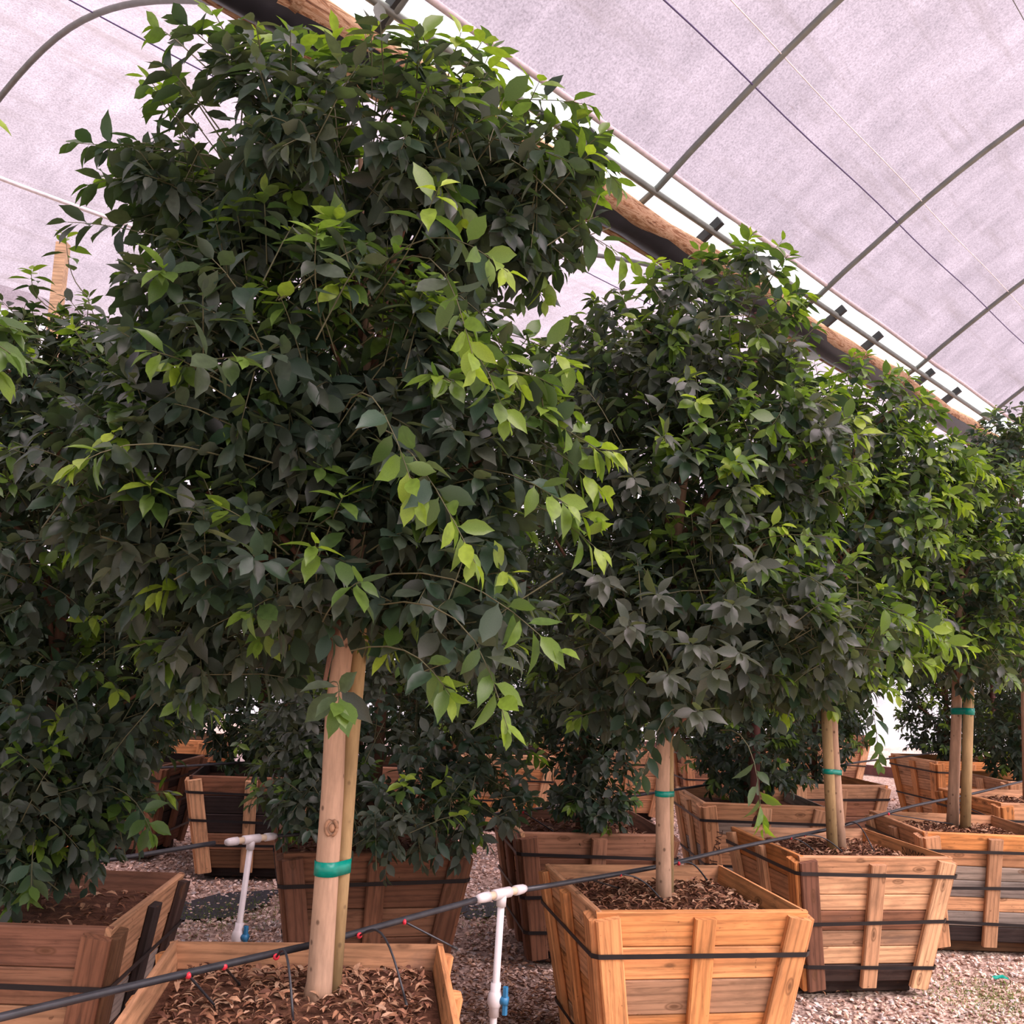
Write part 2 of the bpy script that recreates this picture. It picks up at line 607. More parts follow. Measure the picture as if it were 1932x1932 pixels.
# timber gutter beam with black sheet
gb = empty('gutter_beam', W(0, GP, 0))
gb.rotation_euler = (0, 0, ROWANG)
tag(gb, 'peeling timber gutter beam with sagging black sheet between the roof bays', 'gutter beam')
for k in range(6):
    s0, s1 = S0 + 3.7 * k, S0 + 3.7 * (k + 1)
    P = [(s, 0.012 * math.sin(s * 1.3 + k), 4.49 + 0.012 * math.sin(s * 2 + k)) for s in np.linspace(s0 - 0.05, s1 + 0.05, 12)]
    tube('log', P, [0.075 + 0.01 * math.sin(i * 1.7 + k) for i in range(12)], M_LOG, gb, 12)
P2 = [(s, 0.17, 4.42 + 0.008 * math.sin(s * 1.1)) for s in np.linspace(S0, S1, 40)]
tube('log', P2, 0.05, M_LOG, gb, 10)
V, F = [], []
NS = 90
for i in range(NS + 1):
    s = S0 + (S1 - S0) * i / NS
    sag = 0.055 + 0.06 * abs(math.sin((s + 1.1) * math.pi / 2.3)) ** 0.7
    for j, (y, k) in enumerate([(-0.05, 0.0), (0.0, 0.6), (0.06, 1.0), (0.12, 0.9), (0.19, 0.3), (0.22, 0)]):
        V.append((s, y, 4.44 - sag * k + 0.006 * math.sin(s * 17 + j * 2)))
for i in range(NS):
    for j in range(5):
        F.append((i * 6 + j, i * 6 + j + 1, (i + 1) * 6 + j + 1, (i + 1) * 6 + j))
obj('gutter_sheet', V, F, M_SHEET, gb, True)

rail = empty('roof_rail', W(0, GP, 0))
rail.rotation_euler = (0, 0, ROWANG)
tag(rail, 'thin grey pipe rail with dark clamps running beside the timber gutter beam', 'pipe rail')
tube('pipe', [(s, -0.13, 4.60) for s in np.linspace(S0, S1, 12)], 0.022, M_STEEL, rail, 10)
tube('film_batten', [(s, -0.235, 4.70 + 0.004 * math.sin(3 * s)) for s in np.linspace(S0, S1, 40)], 0.018, simple('film_roll', (0.55, 0.48, 0.50), 0.6), rail, 8)
for s in (-1.12, 0.39, 1.84, 3.91, 4.72, 6.09, 6.91):
    V, F = box_geo(-0.02, 0.02, -0.17, 0.05, 4.585, 4.645)
    me = mesh('clamp', V, F, M_STEELD)
    o = link('clamp', me, rail)
    o.location = (s, 0, 0)
    o.rotation_euler = (math.radians(-34), 0, 0)
    o.location = (s, 2.56, 0.72)
    # keep the clamp on the pipe after the tilt
    c = Matrix.Rotation(math.radians(-34), 4, 'X') @ Vector((0, -0.06, 4.615))
    o.location = (s, -0.10 - c.y, 4.60 - c.z)

# wires and seams on the film
for p, mt, lab, r_ in ((GP - 0.80, M_PURPLE, 'purple wire running under near roof film, closest to the gutter', 0.005),
                       (GP - 0.98, M_SEAM, 'thin pale cord along the near roof film beside the purple wire', 0.004),
                       (GP - 1.95, M_STEEL, 'thin dark wire high on the near roof film', 0.003)):
    o = tube('roof_wire', [(s, p, zA(p) - 0.012 + 0.008 * math.sin(s * 2.7)) for s in np.linspace(S0, S1, 60)], r_, mt, None, 6)
    o.matrix_world = ROWM
    tag(o, lab, 'wire')
for p, mt, lab, r_ in ((GP + 2.55, M_PURPLE, 'dark wire crossing the far roof film at top left', 0.005),
                       (GP + 0.42, M_PURPLE, 'short wire under far roof film close behind the gutter', 0.005),
                       (GP + 4.6, M_SEAM, 'pale seam stripe along the far roof film at left edge', 0.018)):
    o = tube('roof_wire', [(s, p, zB(p) - 0.01 + 0.006 * math.sin(s * 2.7)) for s in np.linspace(S0, S1, 60)], r_, mt, None, 6)
    o.matrix_world = ROWM
    tag(o, lab, 'wire')


# posts
def steel_post(s, lab):
    t = empty('steel_post', W(s, GP + 0.05))
    tag(t, lab, 'post', 'red-brown posts under the gutter')
    tube('shaft', [(0, 0, -0.02), (0, 0, 2.2), (0, 0, 4.36)], 0.034, M_RUST, t, 14)
    V, F = box_geo(-0.07, 0.07, -0.07, 0.07, 4.34, 4.36)
    obj('cap_plate', V, F, M_RUST, t)


steel_post(2.90, 'red-brown steel post standing behind the second and third tree boxes')
steel_post(8.75, 'red-brown steel post at right behind the fourth tree box')
q = W(-0.17, 6.0)
wp = empty('timber_post', q)
tag(wp, 'pale timber post rising behind the foliage at upper left', 'post')
V, F = box_geo(-0.045, 0.045, -0.045, 0.045, -0.02, 5.02)
o = obj('shaft', V, F, M_WOOD, wp)
o.color = (0.62, 0.42, 0.25, 1)

# ------------------------------------------------------------------ tree boxes
BH = 0.74           # rim height
TW, BW = 0.445, 0.335   # half widths of the board walls at rim and foot
TH = 0.022


def halfw(z):
    return BW + (TW - BW) * (z - 0.08) / (BH - 0.08)


ROWS = {
    'five': [(0.08, 0.21), (0.213, 0.33), (0.333, 0.47), (0.473, 0.60), (0.603, BH)],
    'six': [(0.08, 0.18), (0.184, 0.30), (0.303, 0.395), (0.398, 0.52), (0.523, 0.615), (0.618, BH)],
    'seven': [(0.08, 0.17), (0.174, 0.265), (0.268, 0.35), (0.353, 0.455), (0.458, 0.54), (0.543, 0.635), (0.638, BH)],
}
_plank = {}
TILT = math.atan((TW - BW) / (BH - 0.08))
SL = math.hypot(TW - BW, BH - 0.08)


def plank_mesh(z0, z1):
    key = (round(z0, 3), round(z1, 3))
    if key not in _plank:
        a, b = halfw(z0), halfw(z1)
        h = (z1 - z0) / math.cos(TILT)
        c = 0.004
        # x along the board, y outward, z up the tilted wall
        V = []
        for (y, ins) in ((-TH, 0.0), (-0.004, 0.0), (0.0, 0.005)):
            V += [(-a, y, ins), (a, y, ins), (b, y, h - ins), (-b, y, h - ins)]
        F = [(3, 2, 1, 0), (8, 9, 10, 11)]
        for k in (0, 4):
            for i in range(4):
                j = (i + 1) % 4
                F.append((k + i, k + j, k + 4 + j, k + 4 + i))
        _plank[key] = mesh('plank', V, F, M_WOOD)
    return _plank[key]


_bat = {}


def batten_mesh(length, w, t):
    key = (round(length, 2), round(w, 3), round(t, 3))
    if key not in _bat:
        V, F = box_geo(0, length, -w / 2, w / 2, 0, t, 0.006)
        _bat[key] = mesh('batten', V, F, M_WOOD)
    return _bat[key]


SHADES = {'fresh': [(0.64, 0.27, 0.095), (0.58, 0.235, 0.075), (0.67, 0.30, 0.12), (0.57, 0.25, 0.10)],
          'tan': [(0.58, 0.30, 0.155), (0.50, 0.25, 0.125), (0.62, 0.35, 0.19), (0.45, 0.24, 0.13)],
          'brown': [(0.25, 0.11, 0.06), (0.19, 0.085, 0.048), (0.29, 0.14, 0.08), (0.22, 0.10, 0.06)],
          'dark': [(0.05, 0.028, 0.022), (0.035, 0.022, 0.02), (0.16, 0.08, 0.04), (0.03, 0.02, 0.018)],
          'stain': [(0.34, 0.19, 0.11), (0.30, 0.17, 0.10)],
          'grey': [(0.26, 0.21, 0.18), (0.32, 0.25, 0.20), (0.22, 0.18, 0.155)]}


def shade(kind, amt=0.12):
    c = R.choice(SHADES[kind])
    k = 1 + R.uniform(-amt, amt)
    return (c[0] * k, c[1] * k, c[2] * k, 1)


BOXES = []


def tree_box(x, y, az, label, kinds=('fresh',), battens='fresh', rows='six', straps=(0.20, 0.60), special=None, detail=True, scale=1.0, special_r=None, battens_r=None):
    """az: bearing of the box's depth axis, degrees to the right of straight ahead"""
    t = empty('tree_box', (x, y, 0), math.radians(-az))
    t.scale = (scale, scale, scale)
    tag(t, label, 'tree box', 'wooden tree boxes on the gravel')
    BOXES.append((x, y, math.radians(-az)))
    for side in range(4):
        rot = Matrix.Rotation(math.pi / 2 * side, 4, 'Z')     # side 0 faces the camera (-y)
        base = rot @ Matrix.Translation((0, -BW, 0.08)) @ Matrix.Rotation(math.pi, 4, 'Z') @ Matrix.Rotation(-TILT, 4, 'X')
        rr = ROWS[rows] if side % 2 == 0 else ROWS[R.choice(['five', 'six', 'seven'])]
        for i, (z0, z1) in enumerate(rr):
            o = link('plank', plank_mesh(z0, z1), t)
            off = (z0 - 0.08) / math.cos(TILT)
            o.matrix_basis = base @ Matrix.Translation((0, R.uniform(-0.003, 0.003), off))
            k = R.choice(kinds)
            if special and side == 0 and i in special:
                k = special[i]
            if special_r and side == 1 and i in special_r:
                k = special_r[i]
            if special_r and side == 1 and i not in special_r:
                k = 'dark'
            o.color = shade(k)
        # battens: two at the corners (leaning with them) and one in the middle
        wlean = math.atan((TW - BW) / SL)
        for q in (-1, 0, 1):
            w = 0.098 if q else 0.088
            top = SL - (0.012 if q else R.choice([0.02, 0.035]))
            th = 0.034
            if q == 0:
                z_start = -0.02
            else:
                z_start = -0.03
            me = batten_mesh(top - z_start, w, th)
            o = link('batten', me, t)
            xb = q * (BW - w * 0.42)
            M = base @ Matrix.Translation((xb, 0.0, z_start)) @ Matrix.Rotation(q * wlean * 0.98, 4, 'Y')
            # batten mesh runs along x: turn x to wall-up, its thickness (z) outward
            M = M @ Matrix(((0, 1, 0, 0), (0, 0, 1, 0), (1, 0, 0, 0), (0, 0, 0, 1)))
            o.matrix_basis = M
            o.color = shade((battens_r if (side == 1 and battens_r) else battens) if side < 2 or R.random() < 0.8 else R.choice(kinds))
    # straps: band around the battens
    for z in straps:
        w = halfw(z) + 0.038
        c = 0.024
        ring = [(-w, -w + c), (-w + c, -w), (0, -w - 0.001), (w - c, -w), (w, -w + c), (w, w - c), (w - c, w), (-w + c, w), (-w, w - c)]
        V, F = [], []
        hb = 0.0095
        tl = math.tan(TILT)
        dz = R.uniform(-0.012, 0.012)
        for (a, b) in ring:
            zz = z + dz * a / w
            for (k, h) in ((0, -hb), (0.003, -hb), (0.003, hb), (0, hb)):
                f = (w + k + h * tl) / w
                V.append((a * f, b * f, zz + h))
        n = len(ring)
        for i in range(n):
            j = (i + 1) % n
            for k in range(4):
                k2 = (k + 1) % 4
                F.append((i * 4 + k, i * 4 + k2, j * 4 + k2, j * 4 + k))
        obj('strap', V, F, M_BLACK, t)
    # skids
    for q in (-1, 1):
        V, F = box_geo(-0.31, 0.31, q * 0.2 - 0.045, q * 0.2 + 0.045, 0.0, 0.08, 0.006)
        o = obj('skid', V, F, M_WOOD, t)
        o.color = shade('dark')
    V, F = box_geo(-BW + 0.02, BW - 0.02, -BW + 0.02, BW - 0.02, 0.075, 0.095)
    o = obj('base_board', V, F, M_WOOD, t)
    o.color = shade('dark')
    # soil
    zs = 0.665
    hw = halfw(zs) - TH - 0.001
    n = 16 if detail else 6
    V, F = [], []
    for i in range(n + 1):
        for j in range(n + 1):
            a, b = -1 + 2 * i / n, -1 + 2 * j / n
            r2 = max(abs(a), abs(b))
            V.append((a * hw, b * hw, zs + 0.03 * (1 - r2 ** 2) + 0.010 * math.sin(7 * a + 3) * math.cos(6 * b) * (1 - r2)))
    for i in range(n):
        for j in range(n):
            k = i * (n + 1) + j
            F.append((k, k + n + 1, k + n + 2, k + 1))
    soil = obj('soil', V, F, M_SOIL, t, True)
    return t, soil


# ------------------------------------------------------------------ dry leaves
def dryleaf(curl, bend, w):
    V, F = [(0, 0, 0)], []
    xs = [(0.25, 0.8), (0.6, 1.0), (0.85, 0.5)]
    for x, k in xs:
        for q in (-1, 0, 1):
            y = q * w * k
            V.append((x, y * math.cos(curl), abs(q) * w * k * math.sin(curl) + bend * math.sin(math.pi * x)))
    V.append((1, 0, 0))
    F = [(0, 2, 1), (0, 3, 2)]
    for i in range(2):
        b = 1 + 3 * i
        F += [(b, b + 1, b + 4, b + 3), (b + 1, b + 2, b + 5, b + 4)]
    F += [(7, 8, 10), (8, 9, 10)]
    return np.array(V) - np.array([0.5, 0, 0]), F


DRY_T = [dryleaf(1.1, 0.10, 0.17), dryleaf(0.7, 0.16, 0.19), dryleaf(1.35, -0.05, 0.13), dryleaf(0.4, 0.14, 0.20)]
DRY_C = [(0.30, 0.145, 0.078), (0.36, 0.20, 0.115), (0.21, 0.092, 0.05), (0.42, 0.26, 0.165), (0.13, 0.055, 0.034), (0.27, 0.13, 0.076)]
_drym = {}


def dry_mesh(k, c):
    if (k, c) not in _drym:
        V, F = DRY_T[k]
        me = mesh('dry_leaf', V, F, M_DRY)
        ca = me.color_attributes.new('col', 'FLOAT_COLOR', 'POINT')
        ca.data.foreach_set('color', np.tile(np.array([*DRY_C[c], 1], np.float32), len(V)))
        _drym[(k, c)] = me
    return _drym[(k, c)]


def rand_rot(n, tilt):
    az = rng.uniform(0, 2 * np.pi, n)
    tx = rng.normal(0, tilt, n)
    ty = rng.normal(0, tilt, n)
    ca, sa = np.cos(az), np.sin(az)
    X = np.stack([ca * np.cos(ty), sa * np.cos(ty), -np.sin(ty)], 1)
    up = np.stack([np.sin(tx) * -sa, np.sin(tx) * ca, np.cos(tx)], 1)
    Y = np.cross(up, X)
    Y /= np.linalg.norm(Y, axis=1, keepdims=True)
    Z = np.cross(X, Y)
    return np.stack([X, Y, Z], 2)


def litter(box, soil, n_obj, n_stuff, size=0.05):
    """dry leaves lying on a box's soil: the ones showing largest one by one, the rest together"""
    hw = halfw(0.665) - TH - 0.03
    n = n_obj + n_stuff
    xy = rng.uniform(-hw, hw, (n, 2))
    r2 = np.abs(xy / hw).max(1)
    z = 0.665 + 0.03 * (1 - r2 ** 2) + rng.uniform(0.002, 0.020, n)
    pos = np.column_stack([xy, z])
    rot = rand_rot(n, 0.35)
    scl = size * rng.uniform(0.55, 1.25, n)
    scl[:n_obj] = size * rng.uniform(0.9, 1.3, n_obj)
    kind = rng.integers(0, 4, n)
    cid = rng.integers(0, len(DRY_C), n)
    for i in range(n_obj):
        o = link('dry_leaf', dry_mesh(int(kind[i]), int(cid[i])), soil)
        M = Matrix(rot[i].tolist()).to_4x4()
        o.matrix_basis = Matrix.Translation(Vector(pos[i])) @ M @ Matrix.Scale(float(scl[i]), 4)
    if n_stuff:
        s = slice(n_obj, n)
        col = np.array(DRY_C)[cid[s]] * rng.uniform(0.7, 1.15, (n_stuff, 1))
        o = scatter('leaf_litter', DRY_T, kind[s], pos[s], rot[s], scl[s][:, None], col, M_DRY, True, soil)
        tag(o, 'dry brown leaves covering the soil', None, None, 'stuff')


# boxes of the front row, then those behind
b1, s1 = tree_box(-0.555, 3.13, -7, 'new orange wooden tree box in front holding the tallest tree with green tape', ('fresh', 'tan'), 'fresh', 'five')
b2, s2 = tree_box(0.75, 4.68, -11, 'bright orange tree box with two black straps, beside the white pipe riser', ('fresh', 'tan'), 'fresh', 'five', (0.17, 0.575), {2: 'stain', 4: 'fresh', 3: 'fresh', 1: 'fresh'})
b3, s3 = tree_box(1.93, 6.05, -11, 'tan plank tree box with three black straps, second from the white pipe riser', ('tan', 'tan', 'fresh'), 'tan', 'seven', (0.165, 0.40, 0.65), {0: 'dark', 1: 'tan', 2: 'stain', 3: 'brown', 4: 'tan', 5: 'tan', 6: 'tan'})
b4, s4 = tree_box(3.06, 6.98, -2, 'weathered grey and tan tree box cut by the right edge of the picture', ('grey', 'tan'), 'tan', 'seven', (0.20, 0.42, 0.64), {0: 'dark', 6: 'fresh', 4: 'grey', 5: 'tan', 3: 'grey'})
b5, s5 = tree_box(4.27, 8.66, -8, 'small orange tree box at right edge behind the grey plank box', ('tan', 'fresh'), 'fresh', 'five', (0.3, 0.6), None, False)
b6, s6 = tree_box(5.14, 10.32, -8, 'far orange tree box at right edge by the red-brown post', ('tan', 'fresh'), 'tan', 'five', (0.3, 0.6), None, False)
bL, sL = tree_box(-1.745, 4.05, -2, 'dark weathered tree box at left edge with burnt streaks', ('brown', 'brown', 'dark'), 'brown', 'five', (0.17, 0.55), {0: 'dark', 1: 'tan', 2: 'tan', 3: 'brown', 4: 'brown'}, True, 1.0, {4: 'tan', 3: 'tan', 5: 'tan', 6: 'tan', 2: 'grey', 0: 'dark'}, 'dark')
bM, sM = tree_box(-0.68, 5.55, -14, 'reddish brown tree box behind the trunk of the tallest tree', ('brown',), 'brown', 'five', (0.17, 0.60), None)
bB, sB = tree_box(0.50, 6.37, -9, 'brown tree box half hidden behind the bright orange one', ('brown', 'brown', 'tan'), 'brown', 'five', (0.2, 0.40, 0.62))
bC, sC = tree_box(1.86, 7.90, -3, 'tan tree box with stencilled batten behind the thin trunked second tree', ('tan', 'grey', 'tan'), 'tan', 'six', (0.30, 0.62))
bD, sD = tree_box(2.80, 9.35, -14, 'orange tree box in second row with a black hose hanger on its rim', ('tan', 'fresh'), 'tan', 'five', (0.33, 0.62), {3: 'brown', 2: 'brown'}, False)
bE, sE = tree_box(5.19, 12.18, -12, 'orange tree box turned cornerwise in front of the pale end wall', ('fresh', 'tan'), 'fresh', 'five', (0.3, 0.62), None, False)
bE2, sE2 = tree_box(*W(9.2, 0.95)[:2], 0, 'far orange tree box just right of the second red-brown post', ('tan', 'fresh'), 'tan', 'five', (0.3, 0.62), None, False)
bK, sK = tree_box(-1.87, 8.12, -8, 'charred black tree box with pale battens beyond the gravel aisle', ('dark',), 'tan', 'five', (0.25, 0.42, 0.62), {4: 'brown', 1: 'brown'}, False)
bJ, sJ = tree_box(-3.02, 8.62, 4, 'brown tree box seen from its corner left of the charred one', ('brown', 'dark'), 'brown', 'five', (0.2, 0.42, 0.62), None, False)
bF, sF = tree_box(0.03, 10.65, -8, 'distant orange tree box seen between the foliage near picture centre', ('tan', 'fresh', 'dark'), 'tan', 'five', (0.3, 0.5), None, False)
bG, sG = tree_box(*W(5.75, 4.15)[:2], -8, 'distant tan tree box just left of the thin second trunk', ('tan',), 'tan', 'five', (0.3, 0.6), None, False)
bN, sN = tree_box(*W(-1.0, 4.15)[:2], -6, 'pale orange tree box glimpsed through low leaves at left edge', ('fresh', 'tan'), 'fresh', 'five', (0.3, 0.6), None, False)
bP, sP = tree_box(-3.30, 10.7, 2, 'farthest narrow orange tree box above the corner box at left', ('tan', 'fresh'), 'fresh', 'five', (0.3, 0.6), None, False)
for (bs, bp, lab) in ((2.45, 4.15, 'tree box beyond the aisle, hidden low behind the reddish brown box'), (7.7, 4.15, 'distant tree box right of the thin second trunk beyond the aisle'),
                      (9.6, 4.15, 'distant tree box behind the stencilled batten box'), (11.4, 4.15, 'tree box nearest the end wall beyond the aisle'),
                      (2.6, 5.75, 'last row tree box behind the charred black one'), (4.6, 5.75, 'last row tree box behind the distant centre one'), (6.6, 5.75, 'last row tree box left of the thin second trunk')):
    tree_box(*W(bs, bp)[:2], -8, lab, ('tan', 'brown'), 'tan', 'five', (0.3, 0.6), None, False)

_bb = [c for c in b3.children if c.name.startswith('batten')]
_bb[2].color = (0.17, 0.075, 0.045, 1)
_bb[2]['label'] = 'dark corner batten with bark left on'
litter(b1, s1, 300, 1100, 0.040)
litter(b2, s2, 280, 1000, 0.044)
litter(b3, s3, 120, 800, 0.045)
litter(b4, s4, 120, 700, 0.045)
litter(bL, sL, 60, 160, 0.04)
for bb, ss in ((b5, s5), (bM, sM), (bB, sB)):
    litter(bb, ss, 0, 350, 0.05)

# ------------------------------------------------------------------ leaves and crowns


def leaf_template(w, fold, droop, twist=0.0, rows=((0.11, 0.12), (0.28, 0.80), (0.50, 1.0), (0.72, 0.80), (0.89, 0.26))):
    V = [(0, 0, 0)]
    for x, k in rows:
        z = -droop * x * x
        hw = w * k
        for q in (-1, 0, 1):
            V.append((x, q * hw, z + abs(q) * hw * fold + twist * q * x * hw))
    V.append((1.0, 0, -droop * 1.08))
    F = [(0, 2, 1), (0, 3, 2)]
    n = len(rows)
    for i in range(n - 1):
        b = 1 + 3 * i
        F += [(b, b + 1, b + 4, b + 3), (b + 1, b + 2, b + 5, b + 4)]
    b = 1 + 3 * (n - 1)
    F += [(b, b + 1, 3 * n + 1), (b + 1, b + 2, 3 * n + 1)]
    # upper face must look up (+z)
    F = [tuple(reversed(f)) for f in F]
    V = np.array(V, float)
    a, bq, c = (V[i] for i in F[3][:3])
    if np.cross(bq - a, c - a)[2] < 0:
        F = [tuple(reversed(f)) for f in F]
    return V, F


LOWROWS = ((0.28, 0.75), (0.62, 0.95))
LEAF_T = [leaf_template(0.235, 0.24, 0.10), leaf_template(0.22, 0.42, 0.20, 0.2), leaf_template(0.25, 0.16, 0.0, -0.2), leaf_template(0.205, 0.30, 0.30)]
LEAF_LOW = [leaf_template(0.26, 0.3, 0.10, 0, LOWROWS), leaf_template(0.20, 0.5, 0.22, 0, LOWROWS), leaf_template(0.27, 0.15, 0.02, 0, LOWROWS), leaf_template(0.23, 0.4, 0.34, 0, LOWROWS)]


def nrm(a):
    return a / (np.linalg.norm(a, axis=-1, keepdims=True) + 1e-9)


OLD = np.array([[0.023, 0.046, 0.034], [0.034, 0.064, 0.040], [0.058, 0.069, 0.053], [0.114, 0.124, 0.098], [0.028, 0.058, 0.032]])
YOUNG = np.array([[0.066, 0.125, 0.032], [0.155, 0.245, 0.032], [0.31, 0.41, 0.05]])


def grow_shoots(P0, dirs, lens, young, dusty, leaf_len, nl=(8, 13), droop=0.25, seedrng=None):
    """leaves along shoots; returns dict of arrays + twig polylines"""
    g = seedrng
    pos, ax, nm, sc_, col, twigs = [], [], [], [], [], []
    up = np.array([0, 0, 1.0])
    for i in range(len(P0)):
        L = lens[i]
        n = max(int(g.integers(nl[0], nl[1])), int(L / 0.024))
        d = dirs[i]
        side = np.cross(d, up)
        if np.linalg.norm(side) < 0.1:
            side = np.array([1.0, 0, 0])
        side /= np.linalg.norm(side)
        o2 = np.cross(side, d)
        tt = np.linspace(0.14, 1.0, n) ** 0.68
        curve = P0[i] + np.outer(tt * L, d) - np.outer(droop * L * tt ** 2, up)
        tang = nrm(d[None] - 2 * droop * tt[:, None] * up[None])
        phi = np.arange(n) * 2.4 + g.uniform(0, 6.28)
        th = np.radians(np.interp(tt, [0, 0.7, 1.0], [78, 62, 30])) + g.normal(0, 0.14, n)
        rad = np.cos(phi)[:, None] * side + np.sin(phi)[:, None] * o2
        a = np.cos(th)[:, None] * tang + np.sin(th)[:, None] * rad
        a = a + np.array([0, 0, -0.42]) + g.normal(0, 0.12, (n, 3))
        a = nrm(a)
        ref = 0.75 * up[None] + 0.55 * tang + g.normal(0, 0.30, (n, 3))
        nn = nrm(ref - (ref * a).sum(1, keepdims=True) * a)
        s = leaf_len * np.interp(tt, [0, 0.5, 0.85, 1.0], [0.9, 1.08, 0.95, 0.62]) * g.uniform(0.8, 1.18, n)
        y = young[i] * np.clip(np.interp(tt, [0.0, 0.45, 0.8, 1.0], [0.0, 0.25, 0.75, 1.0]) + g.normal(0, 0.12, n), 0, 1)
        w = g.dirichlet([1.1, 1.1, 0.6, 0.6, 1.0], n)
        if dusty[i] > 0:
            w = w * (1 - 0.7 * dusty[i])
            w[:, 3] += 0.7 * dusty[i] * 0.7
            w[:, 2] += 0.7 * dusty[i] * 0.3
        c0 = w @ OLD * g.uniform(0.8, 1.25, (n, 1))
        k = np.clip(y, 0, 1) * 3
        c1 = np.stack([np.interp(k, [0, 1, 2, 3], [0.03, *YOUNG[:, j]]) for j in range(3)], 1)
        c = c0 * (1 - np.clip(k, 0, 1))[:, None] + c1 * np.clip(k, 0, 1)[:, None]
        pos.append(curve)
        ax.append(a)
        nm.append(nn)
        sc_.append(s)
        col.append(c)
        twigs.append(np.vstack([P0[i] - d * 0.05, curve[[n // 3, 2 * n // 3, n - 1]]]))
    return dict(pos=np.concatenate(pos), ax=np.concatenate(ax), nm=np.concatenate(nm), s=np.concatenate(sc_), col=np.concatenate(col), twigs=twigs)


def sample_crown(lobes, n, g, interior=0.28):
    """points and outward directions in a union of ellipsoid lobes"""
    C = np.array([l[0] for l in lobes])
    Rr = np.array([l[1] for l in lobes])
    wt = np.prod(Rr, axis=1) ** (2 / 3)
    wt /= wt.sum()
    P, Q = [], []
    while len(P) < n:
        k = g.choice(len(lobes), p=wt)
        q = nrm(g.normal(0, 1, 3))
        inner = g.random() < interior
        rho = g.uniform(0.35, 0.75) if inner else g.uniform(0.74, 1.0)
        # lumpy outline
        rho *= 1 + 0.10 * math.sin(5.1 * q[0] + 3 * q[2] + k) * math.cos(4.3 * q[1] + 2 * k)
        p = C[k] + Rr[k] * q * rho
        if not inner:
            e = np.sqrt((((p - C) / Rr) ** 2).sum(1))
            e[k] = 9
            if (e < 0.78).any() and g.random() < 0.85:
                continue
        P.append(p)
        Q.append(q / Rr[k])
    return np.array(P), nrm(np.array(Q))


def make_crown(lobes, n_shoots, leaf_len, seed, young_p=0.22, dust_p=0.25, light=(0.45, -0.2, 0.75), extra=None, nl=(8, 13), slen=(0.13, 0.27)):
    g = np.random.default_rng(seed)
    P, Q = sample_crown(lobes, n_shoots, g)
    up = np.array([0, 0, 1.0])
    dirs = nrm(Q * 0.9 + up * 0.35 + g.normal(0, 0.38, P.shape))
    lens = g.uniform(*slen, n_shoots)
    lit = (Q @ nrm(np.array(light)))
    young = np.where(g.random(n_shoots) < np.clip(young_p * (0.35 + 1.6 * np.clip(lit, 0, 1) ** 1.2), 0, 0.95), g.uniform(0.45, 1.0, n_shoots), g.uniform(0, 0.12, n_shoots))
    dusty = np.where((g.random(n_shoots) < dust_p) & (young < 0.3), g.uniform(0.4, 1.0, n_shoots), 0)
    P0 = P - dirs * lens[:, None] * 0.75
    if extra:
        P0 = np.vstack([P0] + [e[0][None] for e in extra])
        dirs = np.vstack([dirs] + [nrm(e[1] - e[0])[None] for e in extra])
        lens = np.concatenate([lens, [np.linalg.norm(e[1] - e[0]) for e in extra]])
        young = np.concatenate([young, [e[2] for e in extra]])
        dusty = np.concatenate([dusty, [e[3] for e in extra]])
    c = grow_shoots(P0, dirs, lens, young, dusty, leaf_len, nl, 0.16, g)
    if extra:
        ctr = np.mean([l[0] for l in lobes], axis=0)
        for k in range(len(extra)):
            tw = c['twigs'][n_shoots + k]
            back = np.array([ctr[0], ctr[1], tw[0][2] - 0.05])
            q0, q1, q2 = tw[0] * 0.45 + back * 0.55, tw[0] + np.array([0, 0, 0.02]), tw[1]
            bz = [(1 - u) ** 2 * q0 + 2 * u * (1 - u) * q1 + u * u * q2 for u in (0, 0.2, 0.4, 0.6, 0.8)]
            c['twigs'][n_shoots + k] = np.vstack([np.array(bz), tw[1:]])
    return c


def lob(px, py, Y, rx, ry, kd=1.0):
    c = at(px, py, Y)
    k = Y / FPX
    return (c, np.array([rx * k, rx * k * kd, ry * k]))


def sh(px0, py0, Y0, px1, py1, Y1, young=1.0, dust=0.0):
    return (at(px0, py0, Y0), at(px1, py1, Y1), young, dust)


CROWNS = {}
